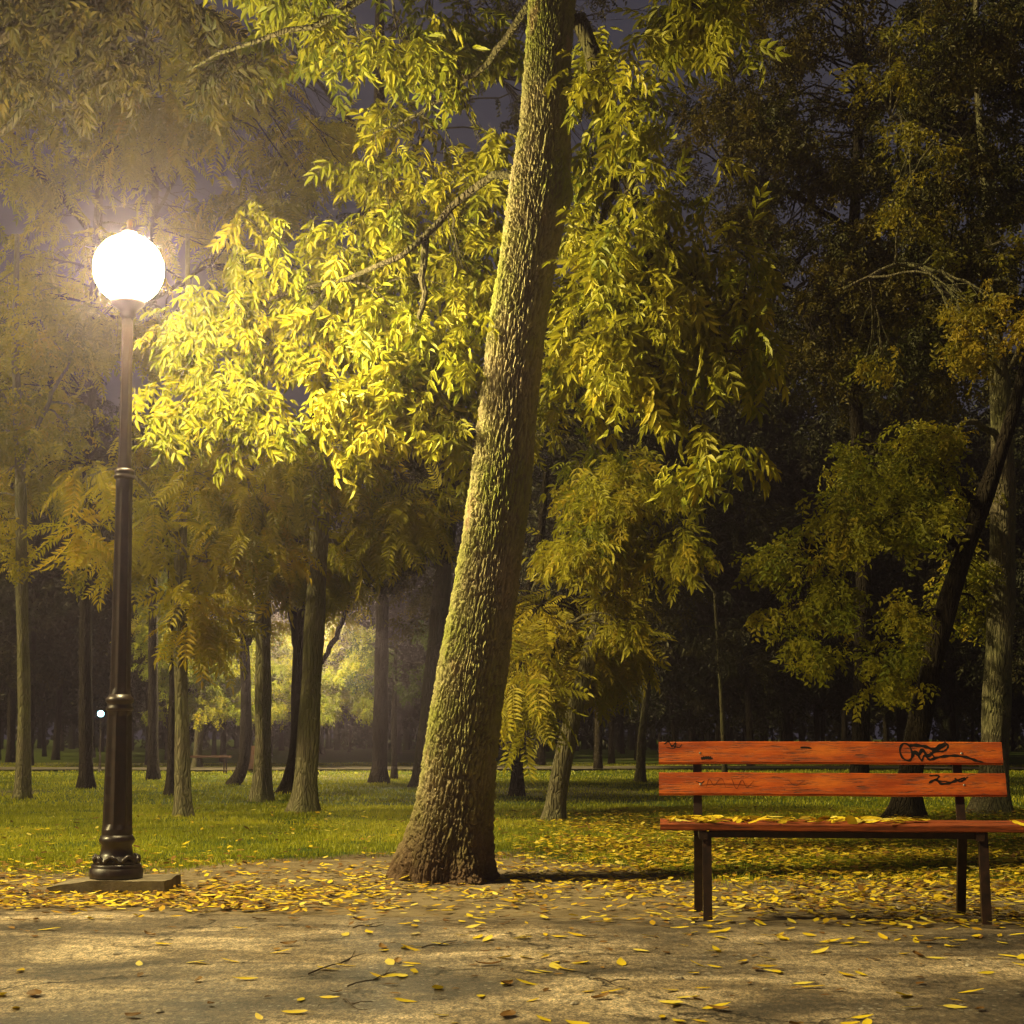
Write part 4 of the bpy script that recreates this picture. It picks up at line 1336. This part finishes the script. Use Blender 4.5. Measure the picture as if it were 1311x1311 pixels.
park_tree('shadowed_tree', 'dark tall tree half hidden behind the left side of the big leaning trunk', 'bark', 'olive_leaf',
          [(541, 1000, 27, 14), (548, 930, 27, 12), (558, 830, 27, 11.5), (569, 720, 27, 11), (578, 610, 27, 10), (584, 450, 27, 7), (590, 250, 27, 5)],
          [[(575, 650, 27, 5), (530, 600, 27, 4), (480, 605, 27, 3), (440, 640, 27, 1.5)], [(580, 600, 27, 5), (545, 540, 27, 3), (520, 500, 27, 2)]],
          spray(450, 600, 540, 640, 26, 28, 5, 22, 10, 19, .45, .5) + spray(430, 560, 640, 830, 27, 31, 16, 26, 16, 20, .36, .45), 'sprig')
park_tree('tilted_tree', 'mossy tilted tree with golden leaves just right of the big leaning trunk', 'pale_bark', 'ash_leaf',
          [(708, 1049, 17, 14), (716, 1000, 17, 12), (733, 920, 17, 11), (752, 850, 17, 10), (768, 780, 17, 8.5), (780, 700, 17, 6), (785, 620, 17, 4)],
          [[(768, 780, 17, 5), (740, 720, 16.8, 3), (700, 720, 16.6, 2), (680, 760, 16.5, 1.5)], [(775, 730, 17, 4), (820, 690, 16.8, 3), (850, 690, 16.6, 1.5)], [(760, 810, 17, 4), (720, 800, 16.7, 3), (690, 850, 16.6, 1.5)]],
          spray(680, 875, 600, 725, 14.8, 16.6, 32, 28, 16, 22, .26, .6) + spray(670, 860, 500, 620, 16.8, 18.6, 12, 26, 11, 23, .42, .35) + spray(770, 850, 730, 800, 16.3, 17, 5, 20, 10, 24, .3, .7), 'ash')
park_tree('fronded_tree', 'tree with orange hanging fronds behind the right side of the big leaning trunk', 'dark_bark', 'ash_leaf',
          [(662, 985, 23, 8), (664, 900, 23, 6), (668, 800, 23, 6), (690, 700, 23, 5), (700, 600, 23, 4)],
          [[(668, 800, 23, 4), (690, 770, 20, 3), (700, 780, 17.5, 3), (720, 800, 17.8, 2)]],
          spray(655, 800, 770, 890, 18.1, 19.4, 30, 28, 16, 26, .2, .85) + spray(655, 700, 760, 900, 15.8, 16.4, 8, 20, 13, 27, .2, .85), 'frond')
park_tree('thin_tree', 'thin crooked tree standing between the tilted tree and the bench', 'bark', 'olive_leaf',
          [(819, 1002, 30, 7), (822, 940, 30, 5), (828, 880, 30, 4.5), (832, 800, 30, 4)], [[(832, 820, 30, 2.5), (860, 790, 30, 1.5)]],
          spray(780, 920, 690, 840, 29, 31, 16, 24, 16, 28, .32, .55), 'sprig')
park_tree('sapling', 'very thin sapling rising behind the left end of the bench back', 'bark', 'dark_leaf',
          [(928, 985, 32, 3.5), (925, 920, 32, 3), (921, 850, 32, 2.5), (915, 760, 32, 2)], [[(923, 880, 32, 1.5), (942, 850, 32, 1.2)]],
          spray(880, 1000, 720, 850, 31, 33, 9, 24, 15, 30, .35, .9), 'sprig')
park_tree('slanted_tree', 'slanted dark tree behind the bench back with broad gold-olive foliage', 'dark_bark', 'ash_leaf',
          [(1157, 1046, 17.5, 22), (1165, 990, 17.5, 16), (1182, 900, 17.5, 14.5), (1208, 790, 17.5, 13.5), (1237, 700, 17.5, 12), (1266, 620, 17.5, 11), (1296, 530, 17.5, 8), (1322, 420, 17.5, 5)],
          [[(1235, 700, 17.5, 6), (1190, 680, 17.2, 4), (1120, 680, 16.8, 3), (1040, 700, 16.5, 1.5)], [(1255, 650, 17.5, 6), (1200, 600, 17.2, 4), (1130, 580, 17, 2)], [(1210, 780, 17.5, 5), (1160, 790, 17, 3), (1120, 840, 16.8, 1.5)]],
          clear_trunk(spray(970, 1100, 690, 790, 15.6, 16.6, 16, 22, 12, 32, .33, .45) + spray(1060, 1260, 600, 800, 15.6, 17.4, 42, 26, 15, 37, .36, .5) + spray(1080, 1260, 545, 640, 16, 18, 20, 24, 13, 33, .34, .5) + spray(990, 1200, 790, 850, 15.6, 17, 14, 18, 10, 34, .36, .5) + spray(1095, 1180, 840, 900, 15.8, 16.8, 7, 15, 8, 35, .2, .5), 17.9), 'sprig')
park_tree('pale_tree', 'straight pale-barked tree behind the right end of the bench', 'pale_bark', 'gold_leaf',
          [(1268, 1042, 18.3, 22), (1273, 980, 18.3, 18.5), (1277, 880, 18.3, 17.5), (1282, 760, 18.3, 17), (1284, 640, 18.3, 16), (1281, 500, 18.3, 13), (1272, 410, 18.4, 8.5), (1266, 300, 18.6, 6.5), (1256, 170, 19, 5), (1249, 60, 19.4, 4), (1252, -60, 19.8, 3)],
          [[(1284, 560, 18.3, 5), (1240, 540, 18, 4), (1215, 570, 17.8, 2)], [(1284, 420, 18.3, 6), (1230, 360, 18, 4), (1150, 340, 17.6, 3), (1080, 370, 17.4, 2)], [(1284, 250, 18.3, 5), (1220, 180, 18, 3.5), (1140, 150, 17.6, 2)], [(1284, 480, 18.3, 4), (1320, 430, 18, 3), (1350, 400, 18, 2)]],
          spray(1230, 1330, 380, 480, 15.8, 17, 6, 30, 12, 40, .3, .8) + spray(1130, 1320, 160, 330, 17, 19, 12, 30, 10, 41, .45, .35) + spray(1100, 1250, 390, 500, 17, 18.4, 9, 28, 10, 42, .42, .5) + spray(1100, 1210, 30, 120, 17, 18, 4, 26, 10, 43, .4, .3), 'sprig')


def forest_crown_tree(name, label, leafmat, px, d, rpx, pts, regions, kind='sprig', bark='dark_bark', lh=None):
    return park_tree(name, label, bark, leafmat, [(px, G(px, 0 + 940.5 + CH * F / d)[0] * 0 + 940.5 + CH * F / d, d, rpx)] + [(px + dx_, y_, d, rpx * k_) for dx_, y_, k_ in pts], lh or [], regions, kind)


# tall trees whose dim crowns fill the top of the picture
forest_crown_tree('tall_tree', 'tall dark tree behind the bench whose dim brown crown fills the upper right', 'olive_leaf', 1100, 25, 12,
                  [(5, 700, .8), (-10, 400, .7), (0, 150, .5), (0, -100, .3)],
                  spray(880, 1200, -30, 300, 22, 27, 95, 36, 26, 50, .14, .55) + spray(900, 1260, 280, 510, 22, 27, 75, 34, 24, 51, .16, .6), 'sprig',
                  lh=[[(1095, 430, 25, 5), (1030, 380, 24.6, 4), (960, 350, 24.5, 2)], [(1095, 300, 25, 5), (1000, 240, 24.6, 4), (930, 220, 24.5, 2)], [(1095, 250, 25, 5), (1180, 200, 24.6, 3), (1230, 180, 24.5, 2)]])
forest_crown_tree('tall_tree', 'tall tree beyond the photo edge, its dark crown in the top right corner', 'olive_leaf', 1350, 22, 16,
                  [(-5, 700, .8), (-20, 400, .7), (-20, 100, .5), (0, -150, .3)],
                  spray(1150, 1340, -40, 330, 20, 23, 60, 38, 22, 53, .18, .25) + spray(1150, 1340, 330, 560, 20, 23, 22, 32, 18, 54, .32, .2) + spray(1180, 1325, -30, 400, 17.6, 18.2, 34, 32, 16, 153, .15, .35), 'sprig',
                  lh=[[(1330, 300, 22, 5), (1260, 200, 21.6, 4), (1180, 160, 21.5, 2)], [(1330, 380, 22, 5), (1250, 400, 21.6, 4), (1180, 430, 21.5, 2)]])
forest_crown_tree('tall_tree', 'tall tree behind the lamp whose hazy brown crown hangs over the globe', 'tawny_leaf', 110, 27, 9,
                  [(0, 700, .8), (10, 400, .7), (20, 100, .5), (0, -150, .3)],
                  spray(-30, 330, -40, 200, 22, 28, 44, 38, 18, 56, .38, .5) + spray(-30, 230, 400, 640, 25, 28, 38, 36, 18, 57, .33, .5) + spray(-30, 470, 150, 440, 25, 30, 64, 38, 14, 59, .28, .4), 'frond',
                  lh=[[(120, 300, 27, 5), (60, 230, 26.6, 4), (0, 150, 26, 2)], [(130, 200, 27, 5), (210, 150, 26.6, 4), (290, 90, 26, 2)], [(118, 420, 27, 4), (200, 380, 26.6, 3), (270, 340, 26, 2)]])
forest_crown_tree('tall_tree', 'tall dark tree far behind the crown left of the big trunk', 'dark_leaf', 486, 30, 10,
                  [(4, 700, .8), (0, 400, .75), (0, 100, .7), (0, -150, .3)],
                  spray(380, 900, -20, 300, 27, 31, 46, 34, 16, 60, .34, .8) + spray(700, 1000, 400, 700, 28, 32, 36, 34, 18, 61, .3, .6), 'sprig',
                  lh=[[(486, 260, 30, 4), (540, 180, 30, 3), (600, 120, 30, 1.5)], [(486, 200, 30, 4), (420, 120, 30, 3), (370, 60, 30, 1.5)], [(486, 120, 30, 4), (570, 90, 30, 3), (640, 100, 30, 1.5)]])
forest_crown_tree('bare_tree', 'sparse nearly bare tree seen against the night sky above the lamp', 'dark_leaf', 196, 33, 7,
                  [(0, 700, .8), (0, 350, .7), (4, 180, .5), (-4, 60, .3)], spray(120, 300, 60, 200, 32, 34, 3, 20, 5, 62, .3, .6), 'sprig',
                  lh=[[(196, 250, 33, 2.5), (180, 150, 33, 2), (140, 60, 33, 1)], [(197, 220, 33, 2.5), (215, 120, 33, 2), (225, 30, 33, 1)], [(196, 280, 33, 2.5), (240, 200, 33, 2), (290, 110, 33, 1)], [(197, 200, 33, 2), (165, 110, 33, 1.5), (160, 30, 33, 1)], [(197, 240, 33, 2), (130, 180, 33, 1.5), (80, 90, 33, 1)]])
tl = Tree('tall_tree', 'tall broad tree whose dim branches reach in over the upper left, near the lamp, its unseen crown added for shade', (-6.2, 10.8, 0), 'bark', 'olive_leaf')
tl.trunk([(-6.2, 10.8, -.05, .24), (-6.1, 10.8, 3, .2), (-5.9, 10.8, 6, .16), (-5.7, 10.7, 9, .1), (-5.6, 10.7, 11.5, .04)], 40)
for k in range(9):
    z = 5.2 + .65 * k; a0 = k * 2.4; l = random.uniform(1.5, 2.6)
    tl.limb([(-5.9, 10.8, z, .06), (-5.9 + math.cos(a0) * l * .5, 10.8 + math.sin(a0) * l * .5, z + .7, .04), (-5.9 + math.cos(a0) * l, 10.8 + math.sin(a0) * l, z + .9, .015)])
tl.limb([(-5.95, 10.8, 6.0, .07), (*P(-40, 60, 11.5), .045), (*P(60, 20, 11.8), .035), (*P(180, 50, 12), .02), (*P(260, 90, 12), .01)])
tl.limb([(-5.95, 10.8, 5.0, .06), (*P(-60, 190, 11.8), .04), (*P(20, 150, 12), .03), (*P(90, 60, 12.2), .015)])
for k in range(190):
    a0 = random.uniform(0, 6.28); r_ = 3.1 * math.sqrt(random.random()); z = random.uniform(7.0, 13)
    xx_ = -5.9 + math.cos(a0) * r_
    if z < 5.1 + .76 * (-.4 - xx_): continue  # unseen crown, cut so its shadow darkens the big trunk's top and upper foliage
    tl.clump('coarse', (xx_, 10.6 + math.sin(a0) * r_ * 1.2, z), (.7, .7, .45), 22, tint=random.uniform(.2, .8), droop=.5, per=3, nt=3)
for c_ in spray(-20, 300, -40, 110, 11.4, 12.4, 26, 40, 9, 58, .3, .45):
    tl.clump('ash', P(c_[0], c_[1], c_[2]), (.24, .3, .16), 9, tint=c_[7], droop=.6, per=4, nt=5)
tl.done()
# trees around the far lamp: their leaves are lit by it
forest_crown_tree('lit_tree', 'far tree whose foliage glows yellow-green around the hidden lamp', 'ash_leaf', 252, 43, 6,
                  [(6, 900, .8), (12, 840, .7), (16, 760, .5)], spray(190, 475, 800, 914, 39.5, 42, 150, 15, 26, 64, .10, .15) + spray(170, 330, 720, 820, 40, 43, 26, 20, 22, 65, .3, .3), 'sprig', 'pale_bark')
forest_crown_tree('shrubby_tree', 'low dim green tree in the dark gap left of the big trunk', 'green_leaf', 505, 34, 4,
                  [(0, 900, .8), (2, 830, .5)], spray(460, 560, 790, 900, 33, 35, 12, 20, 12, 67, .3, .35), 'sprig')

# ------------------------------------------------------------------ background wood: individual trees, copies of a few kinds


def make_wood_tree(h, r, lean, leafmat, dens):
    t = Tree('wood_tree', 'x', (0, 0, 0), 'dark_bark', leafmat)
    c = t.trunk([(0, 0, -.1, r), (lean * .3, 0, h * .3, r * .8), (lean * .7, 0, h * .6, r * .65), (lean, 0, h * .95, r * .3)], 24, 1.4, 10)
    for k in range(7):
        z = h * random.uniform(.32, .85); a0 = random.uniform(0, 6.28); l = random.uniform(1.2, 2.6)
        b0 = np.array([lean * z / h, 0, z])
        t.limb([(*b0, r * .3), (*(b0 + np.array([math.cos(a0) * l * .5, math.sin(a0) * l * .5, .5])), r * .2), (*(b0 + np.array([math.cos(a0) * l, math.sin(a0) * l, .8])), r * .08)], 8, 6)
    for k in range(dens):
        z = h * random.uniform(.17, 1.05)
        rr_ = 3.0 * math.sin(math.pi * min(1, max(.2, (z / h - .12) / .95))) * random.uniform(.3, 1)
        a0 = random.uniform(0, 6.28)
        t.clump('coarse', (lean * z / h + math.cos(a0) * rr_, math.sin(a0) * rr_, z), (.9, .9, .55), 34, tint=random.uniform(.2, .9), droop=.5, per=3, nt=0)
    return t.done()


protos = [make_wood_tree(11, .10, .3, 'dark_leaf', 70), make_wood_tree(13, .13, -.5, 'dark_leaf', 80), make_wood_tree(9, .08, .9, 'dark_leaf', 56), make_wood_tree(12, .10, .1, 'olive_leaf', 36)]


def copy_objs(objs, loc, rz, s, label, group):
    r_ = objs[0].copy(); COL.objects.link(r_)
    r_.location = loc; r_.rotation_euler = (0, 0, rz); r_.scale = (s, s, s)
    tag(r_, label, 'tree', group)
    for c_ in objs[1:]:
        k_ = c_.copy(); COL.objects.link(k_); k_.parent = r_
    return r_


spots = []
rs = random.Random(5)
for row, (d0, d1, n_) in enumerate(((47, 54, 11), (56, 64, 17), (66, 76, 22), (78, 92, 26))):
    for k in range(n_):
        px = -60 + (1430 * (k + .5 + rs.uniform(-.35, .35)) / n_)
        d = rs.uniform(d0, d1)
        if row == 0 and 300 < px < 620: continue      # sky gap and the lit trees
        if 95 < px < 165 and d < 62: continue
        spots.append((px, d))
spots += [(192, 47), (765, 40), (1100, 42), (960, 44), (1330, 40), (865, 47), (1220, 46), (40, 46)]
first = [True] * 4
for (px, d) in spots:
    k = rs.choice([0, 0, 1, 1, 2, 3]) if d < 60 else rs.choice([0, 1, 2])
    x = (px - 655.5) / F * d
    s = rs.uniform(.85, 1.15)
    if 540 > px > 470 and d < 75: s *= .62           # lower wood under the sky gap
    lab = 'dark trunk and crown of a distant tree in the wood'
    gr_ = 'distant trees of the wood'
    if first[k]:
        first[k] = False
        e = protos[k][0]
        e.location = (x, d, gz(x, d)); e.rotation_euler = (0, 0, rs.uniform(0, 6.28)); e.scale = (s, s, s)
        tag(e, lab, 'tree', gr_)
    else:
        copy_objs(protos[k], (x, d, gz(x, d)), rs.uniform(0, 6.28), s, lab, gr_)

# the wood beyond, one mass
a = Acc()
n_ = 1500
th_ = R.uniform(-70, 70, n_)
dd = R.uniform(95, 120, n_)
px_ = (th_ / 100 * F) + 655.5
hmax = 11 + 5 * fbm(th_ * .12, th_ * 0, 120, 3)
for k in range(n_):
    hz = R.uniform(.4, hmax[k])
    clump_leaves(a, 'coarse', (th_[k], dd[k], hz), (1.7, 1.7, 1.1), 9, tint=R.uniform(.1, .8), per=2, scale=3.0)
for k in range(160):
    x_ = R.uniform(-60, 60); d_ = R.uniform(94, 112)
    v_, f_ = tube_vf([(x_, d_, -.2), (x_ + R.normal(0, .2), d_, 4), (x_ + R.normal(0, .4), d_, 9)], [.22, .17, .1], 6)
    a.add(v_, f_, .5)
tag(a.build('far_wood', M['dark_leaf']), 'far dark mass of woodland closing the park', 'woodland', kind='stuff')

# ------------------------------------------------------------------ small far things
fb = P(262, 990, 37.5)
e = empty('far_bench', (fb[0], 37.5, gz(fb[0], 37.5)))
tag(e, 'low distant red-brown bench on thin legs beside the pale path', 'bench')
a = Acc(); v_, f_ = bevel_box(-.62, .62, -.18, .18, .40, .45, .006, 1); a.add(v_, f_); a.build('seat', M['redwood'], e)
for x in (-.5, .5):
    a = Acc()
    bar(a, (x, -.14, .40), (x, -.16, -.03), .03, .03); bar(a, (x, .14, .40), (x, .16, -.03), .03, .03); bar(a, (x, -.16, .1), (x, .16, .1), .025, .025)
    a.build('leg', M['steel'], e)
fb = P(324, 980, 38)
e = empty('litter_bin', (fb[0], 38, gz(fb[0], 38)))
tag(e, 'small brown slatted litter bin beside the pale path, by the curved-foot tree', 'litter bin')
a = Acc(); v_, f_ = lathe_vf([(.08, .15), (.10, .165), (.62, .19), (.66, .19), (.66, .17), (.20, .14)], 20, lambda z: .06 if .1 < z < .6 else 0, 10); a.add(v_, f_); a.build('bin_body', M['redwood'], e)
a = Acc(); v_, f_ = lathe_vf([(-.03, .09), (.02, .10), (.03, .03), (.09, .03)], 16); a.add(v_, f_); a.build('foot', M['steel'], e)

# ------------------------------------------------------------------ night haze
a = Acc(); v_, f_ = box_vf(-150, 150, -6, 150, -1.5, 26); a.add(v_, f_)
m, nt, out = new_mat('night_haze')
pv = nt.nodes.new('ShaderNodeVolumePrincipled')
pv.inputs['Color'].default_value = (0.82, 0.70, 1.0, 1)
pv.inputs['Density'].default_value = 0.0020
pv.inputs['Anisotropy'].default_value = 0.8
nt.links.new(pv.outputs[0], out.inputs['Volume'])
M['haze'] = m
tag(a.build('haze', m), 'thin night haze lit by the lamp', 'haze', kind='stuff')
